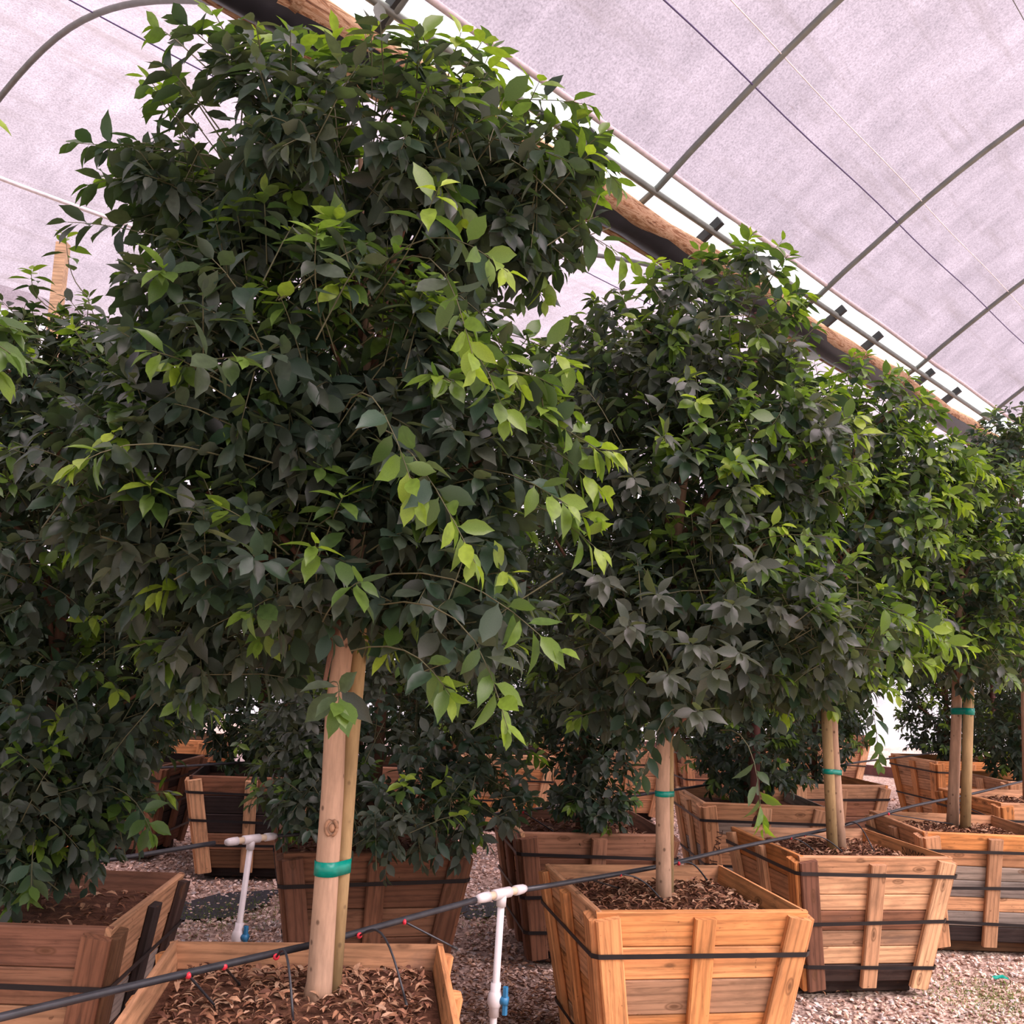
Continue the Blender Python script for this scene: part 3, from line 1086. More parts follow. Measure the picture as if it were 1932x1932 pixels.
# tallest front tree
CROWNS['T1'] = make_crown([
    lob(680, 330, 3.2, 440, 215, 0.95), lob(420, 370, 3.15, 210, 120), lob(960, 350, 3.25, 200, 190),
    lob(590, 680, 3.15, 400, 270, 0.9), lob(860, 800, 3.05, 210, 260), lob(300, 870, 3.05, 250, 190, 0.8),
    lob(560, 1030, 3.2, 380, 180, 0.8), lob(850, 1060, 3.0, 150, 190), lob(440, 1170, 3.2, 200, 140, 0.7)],
    1300, 0.098, 101, 0.30, 0.22, extra=[
    sh(780, 470, 2.55, 830, 330, 2.45, 1.0), sh(820, 430, 2.5, 960, 480, 2.35, 0.9), sh(820, 450, 2.5, 900, 640, 2.3, 0.8),
    sh(700, 720, 2.45, 790, 900, 2.3, 0.9), sh(730, 780, 2.42, 900, 1010, 2.3, 0.85), sh(880, 1150, 2.5, 960, 1340, 2.4, 0.8), sh(860, 1080, 2.5, 1050, 1190, 2.45, 0.7),
    sh(590, 520, 2.5, 600, 410, 2.4, 0.6, 0.4), sh(330, 700, 2.6, 470, 640, 2.45, 0.5, 0.6), sh(640, 1130, 2.55, 680, 1080, 2.45, 0.5, 0.5),
    sh(640, 1290, 2.7, 640, 1310, 2.55, 0.5, 0.4), sh(960, 190, 3.1, 1115, 175, 3.05, 0.6), sh(890, 180, 3.1, 930, 75, 3.05, 0.4),
    sh(480, 150, 3.1, 425, 60, 3.1, 0.8), sh(300, 300, 3.0, 145, 245, 3.0, 0.3), sh(300, 330, 3.0, 165, 330, 3.0, 0.3), sh(260, 440, 2.9, 130, 400, 2.8, 0.1),
    sh(960, 760, 2.9, 1150, 830, 2.85, 0.95), sh(980, 800, 2.9, 1140, 900, 2.85, 0.95), sh(980, 930, 2.9, 1130, 1010, 2.85, 0.8), sh(1060, 420, 3.2, 1190, 470, 3.15, 0.8),
    sh(950, 620, 2.95, 1090, 670, 2.9, 0.9), sh(960, 690, 2.95, 1085, 760, 2.9, 0.85), sh(1000, 850, 2.9, 1165, 825, 2.85, 0.95), sh(880, 540, 2.9, 985, 700, 2.8, 0.9),
    sh(990, 960, 2.9, 1120, 955, 2.85, 0.9), sh(870, 600, 2.7, 960, 760, 2.6, 0.7), sh(930, 880, 2.8, 1080, 930, 2.7, 0.8), sh(1080, 260, 3.2, 1170, 330, 3.15, 0.6),
    sh(700, 130, 3.1, 690, 50, 3.1, 0.9), sh(560, 130, 3.1, 500, 60, 3.1, 0.8), sh(260, 830, 2.6, 140, 860, 2.5, 0.9), sh(780, 1230, 2.6, 850, 1290, 2.5, 0.8)])
CROWNS['T2'] = make_crown([
    lob(1340, 620, 4.6, 215, 165), lob(1230, 700, 4.65, 210, 170), lob(1280, 900, 4.55, 270, 250), lob(1330, 1120, 4.45, 290, 210, 0.85),
    lob(1210, 1190, 4.5, 200, 190), lob(1420, 850, 4.55, 210, 190), lob(1480, 1180, 4.5, 190, 130)],
    1050, 0.096, 202, 0.42, 0.60, extra=[
    sh(1440, 560, 4.4, 1530, 540, 4.4, 0.9), sh(1400, 500, 4.5, 1415, 430, 4.5, 0.8), sh(1440, 500, 4.4, 1475, 445, 4.4, 0.8),
    sh(1490, 760, 4.1, 1450, 800, 4.0, 0.7), sh(1470, 1010, 3.9, 1575, 1000, 3.85, 0.8), sh(1600, 1120, 4.2, 1770, 1170, 4.1, 0.95), sh(1600, 1180, 4.2, 1830, 1190, 4.15, 0.95),
    sh(1600, 1220, 4.2, 1760, 1230, 4.1, 0.9), sh(1420, 1400, 4.0, 1440, 1540, 3.95, 0.8), sh(1250, 1350, 4.0, 1210, 1450, 3.95, 0.1)] +
    [sh(a, b + 14, 3.95, a + 8, b - 14, 3.78, 0.08, 1.0) for a, b in ((1235, 1120), (1300, 1215), (1340, 1260), (1255, 1270), (1310, 1340), (1375, 1140), (1390, 1230), (1180, 1180), (1420, 1060), (1130, 1090), (1250, 820), (1190, 900))])
CROWNS['T3'] = make_crown([
    lob(1590, 800, 6.0, 185, 130), lob(1700, 900, 6.0, 140, 120), lob(1600, 980, 6.0, 215, 170), lob(1640, 1160, 5.9, 150, 110), lob(1540, 1200, 6.0, 170, 130)],
    680, 0.096, 303, 1.0, 0.2, (0.6, -0.55, 0.6), extra=[
    sh(1640, 760, 5.7, 1790, 870, 5.6, 0.95), sh(1680, 850, 5.6, 1830, 940, 5.6, 0.95), sh(1700, 800, 5.7, 1890, 880, 5.6, 0.95), sh(1640, 830, 5.6, 1700, 930, 5.5, 0.8), sh(1620, 1260, 5.7, 1690, 1300, 5.6, 0.9), sh(1640, 1280, 5.7, 1660, 1420, 5.6, 0.5)])
CROWNS['T4'] = make_crown([
    lob(1800, 930, 7.1, 140, 110), lob(1830, 1080, 7.1, 150, 150), lob(1810, 1220, 7.0, 120, 80), lob(1740, 1020, 7.2, 130, 130)],
    560, 0.094, 404, 0.85, 0.25, (0.6, -0.55, 0.6))
CROWNS['T5'] = make_crown([
    lob(1910, 860, 8.5, 110, 105), lob(1905, 1020, 8.5, 120, 130), lob(1910, 1180, 8.4, 110, 110)],
    430, 0.094, 505, 0.3, 0.3)
CROWNS['L'] = make_crown([
    lob(60, 740, 4.05, 190, 190), lob(190, 700, 4.2, 130, 150), lob(90, 1010, 4.0, 270, 230, 0.85), lob(140, 1280, 4.0, 240, 200, 0.85), lob(280, 1230, 4.1, 110, 140), lob(120, 1480, 3.95, 170, 130), lob(50, 1600, 3.85, 90, 70)],
    950, 0.084, 606, 0.25, 0.30, extra=[
    sh(130, 520, 4.0, 125, 430, 4.0, 0.9), sh(60, 560, 4.0, 60, 500, 4.0, 0.8), sh(300, 1240, 3.7, 410, 1330, 3.6, 0.8), sh(250, 1500, 3.6, 290, 1560, 3.5, 0.5), sh(60, 1600, 3.6, 60, 1680, 3.55, 0.4)])
CROWNS['M'] = make_crown([
    lob(740, 640, 5.6, 250, 200), lob(720, 880, 5.6, 270, 200), lob(730, 1120, 5.5, 280, 190), lob(760, 1370, 5.4, 230, 140, 0.9), lob(580, 1400, 5.3, 110, 120), lob(760, 1510, 5.2, 240, 85), lob(900, 1430, 5.4, 130, 120), lob(640, 1480, 5.15, 150, 90)],
    1150, 0.082, 707, 0.12, 0.35, extra=[sh(560, 1440, 5.0, 470, 1500, 4.9, 0.2, 0.9), sh(560, 1350, 5.0, 500, 1330, 4.9, 0.2, 1.0), sh(830, 1540, 4.9, 820, 1620, 4.8, 0.1)] +
    [sh(560 + (k % 3) * 25, 1240 + 18 * k, 5.05, 505 + (k * 37) % 90, 1225 + 18 * k, 4.92, 0.05, 1.0) for k in range(14)] +
    [sh(705, 1190 + 22 * k, 5.1, 700 + (k * 13) % 30, 1180 + 22 * k, 4.98, 0.05, 1.0) for k in range(6)])
CROWNS['B'] = make_crown([
    lob(1110, 780, 6.4, 190, 170), lob(1100, 1020, 6.4, 200, 180), lob(1090, 1260, 6.3, 170, 150), lob(1110, 1420, 6.2, 105, 110), lob(1120, 1500, 6.1, 80, 60)],
    760, 0.082, 808, 0.10, 0.25)

# branch of the neighbour at the left edge
CROWNS['T0'] = make_crown([lob(-660, 700, 1.75, 500, 560), lob(-680, 250, 1.8, 470, 300)], 420, 0.098, 909, 0.3, 0.2, extra=[
    sh(-220, 540, 1.9, 25, 620, 1.85, 0.5), sh(-220, 540, 1.95, 15, 575, 1.9, 0.35), sh(-260, 560, 1.95, 5, 650, 1.9, 0.6), sh(-260, 160, 1.95, -35, 178, 1.95, 0.8)])

# two further bushes, shared by the trees behind
FARB = []
for sd in (1, 2):
    c = np.array([0, 0, 0.0])
    FARB.append(make_crown([(np.array([0, 0, 1.25]), np.array([0.58, 0.58, 0.50])), (np.array([0.05, 0, 1.95]), np.array([0.66, 0.66, 0.60])), (np.array([-0.05, 0.05, 2.65]), np.array([0.55, 0.55, 0.5]))],
                           620, 0.088, 1000 + sd, 0.35, 0.15))

# which leaves show: coarse depth buffer over all crowns in the photograph's frame
GRID = 20
zb = np.full((100, 100), 1e9)
for c in CROWNS.values():
    x, y, z = proj(c['pos'] + c['ax'] * c['s'][:, None] * 0.5)
    c['px'], c['py'], c['z'] = x, y, z
    ok = (x > 0) & (x < 1932) & (y > 0) & (y < 1932) & (z > 0.3)
    np.minimum.at(zb, ((y[ok] // GRID).astype(int), (x[ok] // GRID).astype(int)), z[ok])


def visible_leaves(c, n):
    x, y, z = c['px'], c['py'], c['z']
    ok = (x > 2) & (x < 1930) & (y > 2) & (y < 1930) & (z > 0.3)
    ix = np.nonzero(ok)[0]
    near = z[ix] < zb[(y[ix] // GRID).astype(int), (x[ix] // GRID).astype(int)] + 0.06
    ix = ix[near]
    app = c['s'][ix] / z[ix]
    # facing counts towards the size in view
    vw = nrm(CAM - c['pos'][ix])
    app = app * (0.4 + np.abs((c['nm'][ix] * vw).sum(1)))
    return ix[np.argsort(-app)[:n]]


_leafm = {}


PAL = np.vstack([OLD * k for k in (0.75, 1.0, 1.3)] + [(OLD[0] + OLD[3])[None] * k for k in (0.4, 0.6)] + [(OLD[1] + OLD[4])[None] * 0.5] +
                [np.stack([np.interp(k, [0, 1, 2, 3], [0.03, *YOUNG[:, j]]) for j in range(3)])[None] for k in (0.8, 1.2, 1.6, 2.0, 2.4, 2.8)])


def leaf_mesh(k, colr):
    q = int(np.argmin(((np.log(PAL) - np.log(np.maximum(colr, 0.01))) ** 2).sum(1)))
    key = (k, q)
    if key not in _leafm:
        V, F = LEAF_T[k]
        me = mesh('leaf', V, F, M_LEAF, True)
        ca = me.color_attributes.new('col', 'FLOAT_COLOR', 'POINT')
        ca.data.foreach_set('color', np.tile(np.array([*PAL[q], 1], np.float32), len(V)))
        _leafm[key] = me
    return _leafm[key]


def leaf_rot(c, ix):
    a, nn = c['ax'][ix], c['nm'][ix]
    return np.stack([a, np.cross(nn, a), nn], 2)


def twig_mesh(name, twigs, parent, rad=0.0019):
    Vs, Ls, vo = [], [], 0
    for tw in twigs:
        n = len(tw)
        t = nrm(np.gradient(tw, axis=0))
        a = nrm(np.cross(t, np.array([0.3, 0.2, 0.93])))
        b = np.cross(a, t)
        r = rad * np.linspace(1.5, 0.6, n)[:, None]
        ring = np.stack([tw + r * a, tw + r * (-0.5 * a + 0.866 * b), tw + r * (-0.5 * a - 0.866 * b)], 1).reshape(-1, 3)
        Vs.append(ring)
        for i in range(n - 1):
            for k in range(3):
                k2 = (k + 1) % 3
                Ls.append((vo + 3 * i + k, vo + 3 * i + k2, vo + 3 * i + 3 + k2, vo + 3 * i + 3 + k))
        vo += 3 * n
    L = np.array(Ls).ravel()
    o = big_mesh(name, np.concatenate(Vs), L, np.arange(0, len(L), 4), M_TWIG, True, None, parent)
    tag(o, 'thin green leafy shoots', None, None, 'stuff')
    return o


def ficus(key, base, label, trunk, lobes_h, n_leaf=300, low=False, trunk_mat=M_BARK, group='ficus trees in wooden boxes', nbr=9, crown=None):
    """trunk: list of (x,y,z,r) world points. The crown's shoots hang on branches that leave the trunk."""
    c = crown or CROWNS[key]
    base = np.array([base[0], base[1], base[2]])
    t = empty('ficus_tree', base)
    tag(t, label, 'tree', group)
    tp = [np.array(q[:3]) - base for q in trunk]
    V, F = tube_geo(tp, [q[3] for q in trunk], 14)
    obj('trunk', V, F, trunk_mat, t, True)
    g = np.random.default_rng(len(key) * 7 + int(base[0] * 100) % 97)
    # branches to spread points of the crown
    pick = g.choice(len(c['twigs']), nbr * 6, replace=False)
    tips = np.array([c['twigs'][i][0] for i in pick])
    chosen = [tips[0]]
    for q in tips[1:]:
        if len(chosen) < nbr and min(np.linalg.norm(q - w) for w in chosen) > 0.33:
            chosen.append(q)
    zs = np.array([q[2] for q in tp])
    for q in chosen:
        e = q - base
        z0 = np.clip(e[2] - 0.45, zs[0] + lobes_h, zs[-1] - 0.02)
        st = np.array([np.interp(z0, zs, [w[k] for w in tp]) for k in range(3)])
        mid = st * 0.45 + e * 0.55 + np.array([0, 0, 0.10])
        r0 = 0.014
        tube('branch', [st, st * 0.75 + mid * 0.25 + np.array([0, 0, -0.02]), mid, e], [r0, r0 * 0.9, r0 * 0.7, r0 * 0.4], M_BARK2, t, 6)
    cc = dict(c)
    cc['pos'] = c['pos'] - base
    twig_mesh('twigs', [w - base for w in c['twigs']], t)
    n = len(cc['pos'])
    kind = g.integers(0, 4, n)
    sel = visible_leaves(c, n_leaf) if n_leaf else np.array([], int)
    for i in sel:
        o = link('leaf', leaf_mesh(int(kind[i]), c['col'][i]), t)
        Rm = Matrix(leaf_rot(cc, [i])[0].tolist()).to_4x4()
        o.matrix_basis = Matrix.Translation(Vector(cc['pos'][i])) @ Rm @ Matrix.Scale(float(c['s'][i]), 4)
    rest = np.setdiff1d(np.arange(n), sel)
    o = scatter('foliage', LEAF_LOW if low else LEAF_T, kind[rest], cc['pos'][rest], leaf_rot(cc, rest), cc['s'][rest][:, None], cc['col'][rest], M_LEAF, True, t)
    tag(o, 'dense dusty green leaves', None, None, 'stuff')
    return t


def trunkpts(*rows):
    return [(*at(px, py, Y), r) for px, py, Y, r in rows]


SOILZ = 0.68
tk1 = trunkpts((596, 1900, 3.19, 0.045), (603, 1850, 3.19, 0.038), (613, 1700, 3.19, 0.036), (627, 1500, 3.19, 0.034), (634, 1330, 3.19, 0.032), (655, 1170, 3.19, 0.029), (680, 1000, 3.2, 0.026), (700, 760, 3.2, 0.022), (690, 500, 3.2, 0.016), (680, 300, 3.2, 0.008))
ficus('T1', (-0.51, 3.19, SOILZ), 'tallest ficus tree with broad dark crown and pale trunk taped green, in front', tk1, 1.2, 300, nbr=14)
_t1 = bpy.data.objects['ficus_tree']
kc = at(625, 1562, 3.155) - np.array([-0.51, 3.19, SOILZ])
tube('knot_ring', [kc + np.array([0.017 * math.cos(a), 0, 0.023 * math.sin(a)]) for a in np.linspace(0, 2 * math.pi, 17)], 0.0055, M_KNOT, _t1, 6)
tube('knot_core', [kc + np.array([0.002, 0, z]) for z in (-0.013, -0.008, 0.0, 0.008, 0.013)], [0.002, 0.008, 0.010, 0.008, 0.002], M_KNOT, _t1, 8)
tk2 = trunkpts((1252, 1712, 4.61, 0.036), (1252, 1650, 4.61, 0.033), (1250, 1500, 4.61, 0.031), (1252, 1380, 4.6, 0.029), (1262, 1150, 4.6, 0.026), (1290, 900, 4.6, 0.02), (1320, 600, 4.6, 0.008))
ficus('T2', (0.73, 4.61, SOILZ), 'ficus tree with dusty rosettes of leaves in the bright orange two-strap box', tk2, 0.7, 300, nbr=12)
tk3 = trunkpts((1586, 1612, 6.05, 0.036), (1580, 1520, 6.05, 0.032), (1572, 1400, 6.05, 0.03), (1570, 1330, 6.05, 0.029), (1590, 1120, 6.05, 0.024), (1610, 900, 6.05, 0.015), (1620, 780, 6.05, 0.008))
ficus('T3', (1.96, 6.05, SOILZ), 'ficus tree with bright yellow-green shoots in the three-strap tan box', tk3, 0.8, 300, nbr=9)
tk4 = trunkpts((1797, 1566, 7.11, 0.042), (1799, 1500, 7.11, 0.037), (1803, 1400, 7.11, 0.035), (1806, 1280, 7.11, 0.033), (1812, 1100, 7.11, 0.022), (1815, 900, 7.11, 0.01))
ficus('T4', (3.06, 7.11, SOILZ), 'ficus tree with pink-brown trunk in the grey plank box at right', tk4, 1.0, 300, nbr=8)
p5 = np.array([4.36, 8.68, 0])
ficus('T5', (p5[0], p5[1], SOILZ), 'ficus tree cut off by right edge, its round top highest there', [(p5[0], p5[1], z, r) for z, r in ((0.68, 0.035), (1.6, 0.03), (2.4, 0.02), (3.3, 0.008))], 0.9, 200, nbr=7)
ficus('L', (-1.745, 4.05, SOILZ), 'bushy low ficus filling the left edge above the burnt streaked box', [(-1.745, 4.05, z, r) for z, r in ((0.67, 0.03), (1.2, 0.028), (2.0, 0.02), (2.9, 0.008))], 0.1, 300, nbr=14, trunk_mat=M_BARK2)
ficus('M', (-0.68, 5.55, SOILZ), 'low dense ficus behind the taped trunk, growing in the reddish brown box', [(-0.68 + 0.02 * z, 5.55, z, r) for z, r in ((0.67, 0.04), (1.2, 0.036), (2.2, 0.02), (3.2, 0.008))], 0.1, 300, nbr=14, trunk_mat=M_BARK2)
ficus('B', (0.50, 6.37, SOILZ), 'narrow dark ficus in the brown box behind the bright orange one', [(0.50, 6.37, z, r) for z, r in ((0.67, 0.035), (1.2, 0.03), (2.2, 0.018), (3.3, 0.008))], 0.1, 200, nbr=10, trunk_mat=M_BARK2)
ficus('T0', (-1.95, 1.62, 0.0), 'neighbouring ficus whose large leaves poke in at the left edge', [(-1.95, 1.62, z, r) for z, r in ((-0.02, 0.04), (0.67, 0.035), (1.4, 0.03), (2.2, 0.02), (2.9, 0.008))], 1.4, 60, nbr=7)

# further trees share two crowns
proto = []
for k in range(2):
    tb = ficus('far%d' % k, (0, 0, SOILZ), '', [(0, 0, z, r) for z, r in ((0.67, 0.034), (1.2, 0.03), (2.0, 0.02), (2.8, 0.008))], 0.1, 0, True, M_BARK2, nbr=6, crown=FARB[k])
    proto.append(tb)
FAR = [((1.86, 7.90), 'ficus bush behind the second trunk, in the stencilled tan box'), ((2.80, 9.35), 'ficus bush in second row above the box with hose hanger'),
       ((5.19, 12.18), 'ficus bush in the cornerwise box before the pale end wall'), (W(9.2, 0.95)[:2], 'ficus bush right of the second red-brown post'),
       ((-1.87, 8.12), 'ficus bush growing in the charred black box'), ((-3.02, 8.62), 'ficus bush in the brown corner box at left'),
       ((0.03, 10.65), 'distant ficus bush above the orange box near picture centre'), (W(5.75, 4.15)[:2], 'distant ficus bush left of the thin second trunk'),
       (W(-1.0, 4.15)[:2], 'ficus bush behind the left edge tree, over the pale orange box'), ((-3.30, 10.7), 'farthest ficus bush at left over the narrow orange box'),
       ((5.14, 10.32), 'far ficus at right edge next to the red-brown post')]
FAR += [(W(2.45, 4.15)[:2], 'ficus bush beyond the aisle right behind the low dense ficus'), (W(7.7, 4.15)[:2], 'distant ficus bush just right of the thin second trunk'),
        (W(9.6, 4.15)[:2], 'distant ficus bush behind the stencilled batten box'), (W(11.4, 4.15)[:2], 'ficus bush nearest the pale end wall beyond the aisle'),
        (W(2.6, 5.75)[:2], 'last row ficus bush behind the charred black box'), (W(4.6, 5.75)[:2], 'last row ficus bush behind the distant centre box'), (W(6.6, 5.75)[:2], 'last row ficus bush left of the thin second trunk')]
for i, ((x, y), lab) in enumerate(FAR):
    src = proto[i % 2]
    if i < 2:
        t = src
    else:
        t = src.copy()
        COL.objects.link(t)
        for ch in list(src.children):
            q = ch.copy()
            COL.objects.link(q)
            q.parent = t
    t.location = (x, y, SOILZ)
    t.rotation_euler = (0, 0, i * 1.9)
    t['label'] = lab
    if lab.startswith('ficus bush in second'):
        t.scale = (0.82, 0.82, 0.95)
# one more unboxed-looking row bush hides behind the front crown
# ------------------------------------------------------------------ stakes and green tape


def stake(pts, rad, lab, colr):
    o0 = np.array(pts[0])
    t = empty('tree_stake', o0)
    tag(t, lab, 'stake', 'wooden stakes tied to trunks')
    V, F = tube_geo([np.array(p) - o0 for p in pts], rad, 10)
    # run the grain along local x of a turned mesh: reuse wood with z grain by simple bark
    o = obj('pole', V, F, M_STAKE, t, True)
    return t


M_STAKE = mat_bark('stake_wood', (0.40, 0.27, 0.13), (0.20, 0.13, 0.07))
stake([at(627, 1875, 3.25), at(645, 1640, 3.25), at(662, 1400, 3.25), at(684, 1150, 3.25), at(690, 1050, 3.26)], 0.026, 'split wooden stake tied beside the tallest tree trunk', None)
stake([at(1262, 1705, 4.68), at(1262, 1500, 4.68), at(1262, 1330, 4.68)], 0.022, 'wooden stake close behind the thin second trunk', None)
stake([at(1571, 1606, 5.98), at(1565, 1480, 5.98), at(1557, 1300, 5.98)], 0.03, 'brown wooden stake left of the trunk in the three-strap box', None)
stake([at(1821, 1568, 7.02), at(1825, 1420, 7.02), at(1830, 1230, 7.02)], 0.034, 'yellowish wooden stake right of the trunk in the grey plank box', None)


def tape(c1, c2, h, lab, r1=0.04, r2=0.03):
    """band wrapped around trunk (c1,r1) and stake (c2,r2)"""
    c1, c2 = np.array(c1), np.array(c2)
    o0 = (c1 + c2) / 2
    dv = nrm((c2 - c1)[None, :2])[0]
    nv = np.array([-dv[1], dv[0]])
    ring = []
    for k in range(9):
        a = math.pi / 2 + math.pi * k / 8
        ring.append(c1[:2] + r1 * (math.cos(a) * dv + math.sin(a) * nv))
    for k in range(9):
        a = -math.pi / 2 + math.pi * k / 8
        ring.append(c2[:2] + r2 * (math.cos(a) * dv + math.sin(a) * nv))
    V, F = [], []
    for i, q in enumerate(ring):
        zl = c1[2] if i < 9 else c2[2]
        for k in (-h / 2, h / 2):
            V.append((q[0] - o0[0], q[1] - o0[1], zl + k - o0[2]))
    n = len(ring)
    for i in range(n):
        j = (i + 1) % n
        F.append((2 * i, 2 * j, 2 * j + 1, 2 * i + 1))
    o = obj('tree_tape', V, F, M_TAPE, None, True)
    o.location = o0
    md = o.modifiers.new('t', 'SOLIDIFY')
    md.thickness = 0.002
    tag(o, lab, 'tape', 'green tape around trunks')


tape(at(617, 1637, 3.19), at(645, 1632, 3.25), 0.042, 'green plastic tape low on the tallest tree trunk', 0.0385, 0.0285)
tape(at(663, 1110, 3.19), at(687, 1108, 3.25), 0.035, 'green tape high on the tallest tree trunk, half hidden by leaves', 0.031, 0.0275)
tape(at(1250, 1497, 4.61), at(1262, 1497, 4.68), 0.024, 'green tape band on the thin second trunk', 0.034, 0.0245)
tape(at(1577, 1457, 6.05), at(1563, 1455, 5.98), 0.028, 'green tape on trunk and stake in the three-strap box', 0.034, 0.033)
tape(at(1804, 1342, 7.11), at(1828, 1342, 7.02), 0.045, 'green tape joining trunk and stake in the grey plank box', 0.037, 0.037)

def stencil(box, text, size, M, colr=(0.05, 0.025, 0.015)):
    cu = bpy.data.curves.new('stencil_lettering', 'FONT')
    cu.body = text
    cu.size = size
    cu.align_x = 'CENTER'
    cu.materials.append(M_INK)
    tmp = bpy.data.objects.new('stencil_tmp', cu)
    me = bpy.data.meshes.new_from_object(tmp)
    bpy.data.objects.remove(tmp)
    o = link('stencil_lettering', me, box)
    o.matrix_basis = M
    o['kind'] = 'stuff'
    return o


M_INK = simple('stencil_ink', (0.05, 0.022, 0.014), 0.8)
# down the left front batten of the tan box, and inside the right wall of the three-strap box
fr = Matrix.Translation((0, -BW, 0.08)) @ Matrix.Rotation(-TILT * -1, 4, 'X')
stencil(bC, 'TVAZF  JPI  CII', 0.062, fr @ Matrix.Translation((-0.365, -0.0365, 0.30)) @ Matrix.Rotation(math.pi / 2, 4, 'X') @ Matrix.Rotation(-math.pi / 2 - 0.12, 4, 'Z'))
stencil(b3, 'NIMMO', 0.07, Matrix.Translation((TW - TH - 0.016, -0.15, 0.675)) @ Matrix.Rotation(-math.pi / 2, 4, 'Z') @ Matrix.Rotation(math.pi / 2 + TILT, 4, 'X'))

# ------------------------------------------------------------------ irrigation hoses and risers


def hz1(s):
    return float(np.interp(s, [-4.5, -2.8, -1.8, -1.0, 0.16, 1.0, 1.95, 3.4, 6.2, 11], [0.84, 0.815, 0.81, 0.845, 0.80, 0.80, 0.79, 0.80, 0.79, 0.79]))


def hz2(s):
    return float(np.interp(s, [-4.5, -1.64, -1.1, 0.0, 1.0, 3.67, 6, 12], [0.82, 0.82, 0.84, 0.80, 0.79, 0.80, 0.82, 0.82]))


HP1, HP2 = 0.105, 1.55


def hose(sa, sb, p, hz, rad, lab, n=40):
    o0 = W(sa, p, hz(sa))
    P = [W(s, p + 0.012 * math.sin(s * 2.3), hz(s)) - o0 for s in np.linspace(sa, sb, n)]
    V, F = tube_geo(P, rad, 10)
    o = obj('irrigation_hose', V, F, M_HOSE, None, True)
    o.location = o0
    tag(o, lab, 'hose')
    return o


SR1, SR2 = -0.99, -1.10
hose(-4.2, SR1 - 0.10, HP1, hz1, 0.0105, 'thick black irrigation hose running over the front box to the white tee')
hose(SR1 + 0.10, 9.0, HP1, hz1, 0.010, 'black irrigation hose leaving the white tee to right over boxes')
hose(-4.2, SR2 - 0.13, HP2, hz2, 0.010, 'black hose at left ending in the rear white tee')
hose(SR2 + 0.13, 11.0, HP2, hz2, 0.009, 'black hose along the second row from the rear white tee')
hose(-2.0, 9.0, 4.15, lambda s: 0.82, 0.009, 'black hose along the row beyond the gravel aisle')


def riser(s, p, hz, lean, zval, lab):
    b = W(s, p, 0)
    t = empty('pvc_riser', b)
    tag(t, lab, 'pipe riser', 'white plastic risers feeding the hoses')
    zt = hz(s)
    top = np.array([lean[0], lean[1], zt])
    ax = top / np.linalg.norm(top)

    def pt(z):
        return top * (z / zt)
    tube('riser_pipe', [pt(-0.02), pt(0.35), pt(zt)], 0.0135, M_PVC, t, 14)
    tube('valve_body', [pt(zval - 0.058), pt(zval - 0.029), pt(zval - 0.027), pt(zval - 0.016), pt(zval), pt(zval + 0.016), pt(zval + 0.027), pt(zval + 0.029), pt(zval + 0.058)],
         [0.019, 0.019, 0.021, 0.026, 0.028, 0.026, 0.021, 0.019, 0.019], M_PVC, t, 16)
    # blue lever with its stem
    side = np.array([0.95, -0.30, 0])
    side = side / np.linalg.norm(side)
    c = pt(zval) + side * 0.03
    lev = tube('valve_stem', [pt(zval) + side * 0.02, c + side * 0.020], 0.016, M_BLUE, t, 10)
    V, F = box_geo(-0.048, 0.048, -0.009, 0.009, 0.0, 0.018, 0.004)
    h = obj('valve_handle', V, F, M_BLUE, t)
    z = np.array([0, 0, 1.0])
    y = np.cross(side, z)
    h.matrix_basis = Matrix(((z[0], y[0], side[0], c[0]), (z[1], y[1], side[1], c[1]), (z[2], y[2], side[2], c[2]), (0, 0, 0, 1)))
    d = D2

    def hp(k, s_):
        return W(s_, p, hz(s_)) - b
    ctr = top
    dd = nrm((W(s + 0.1, p, hz(s + 0.1)) - W(s - 0.1, p, hz(s - 0.1)))[None])[0]
    tube('tee', [ctr - dd * 0.045, ctr - dd * 0.043, ctr + dd * 0.043, ctr + dd * 0.045], [0.016, 0.0195, 0.0195, 0.016], M_PVC, t, 14)
    tube('tee_socket', [ctr, ctr - ax * 0.045], 0.0185, M_PVC, t, 14)
    tube('nipple', [ctr + dd * 0.04, ctr + dd * 0.10], 0.0145, M_PVCY, t, 12)
    tube('nipple', [ctr - dd * 0.10, ctr - dd * 0.04], 0.0145, M_PVCY, t, 12)
    for q in (-1, 1):
        tube('hose_adapter', [ctr + q * dd * 0.075, ctr + q * dd * 0.10, ctr + q * dd * 0.12, ctr + q * dd * 0.135], [0.0185, 0.0185, 0.017, 0.0125], M_PVC, t, 12)


riser(SR1, HP1, hz1, (0.02, 0.0), 0.475, 'white pvc riser with blue valve between the two front boxes')
riser(SR2, HP2, hz2, (0.055, 0.0), 0.42, 'leaning white pvc riser with blue valve behind the front box at left')


def dripper(s, p, hz, end, lab, sag=0.06, mid=None):
    a = W(s, p, hz(s) - 0.004)
    t = empty('drip_tube', a)
    tag(t, lab, 'drip tube', 'thin drip tubes plugged into the hoses')
    e = np.array(end) - a
    side = nrm(np.array([[e[0], e[1], 0.0]]))[0]
    pl = [side * 0.008, side * 0.022]
    tube('red_plug', [side * 0.004, side * 0.010, side * 0.012, side * 0.016], [0.007, 0.010, 0.010, 0.006], M_RED, t, 10)
    P = []
    for k in np.linspace(0, 1, 12):
        q = side * 0.012 * (1 - k) + e * k
        q = q + np.array([0, 0, sag * math.sin(math.pi * k)])
        P.append(q)
    tube('tubing', P, 0.0038, M_HOSE, t, 6)
    tube('drip_tip', [P[-1], P[-1] + nrm((P[-1] - P[-2])[None])[0] * 0.022], 0.0048, M_STEELD, t, 6)


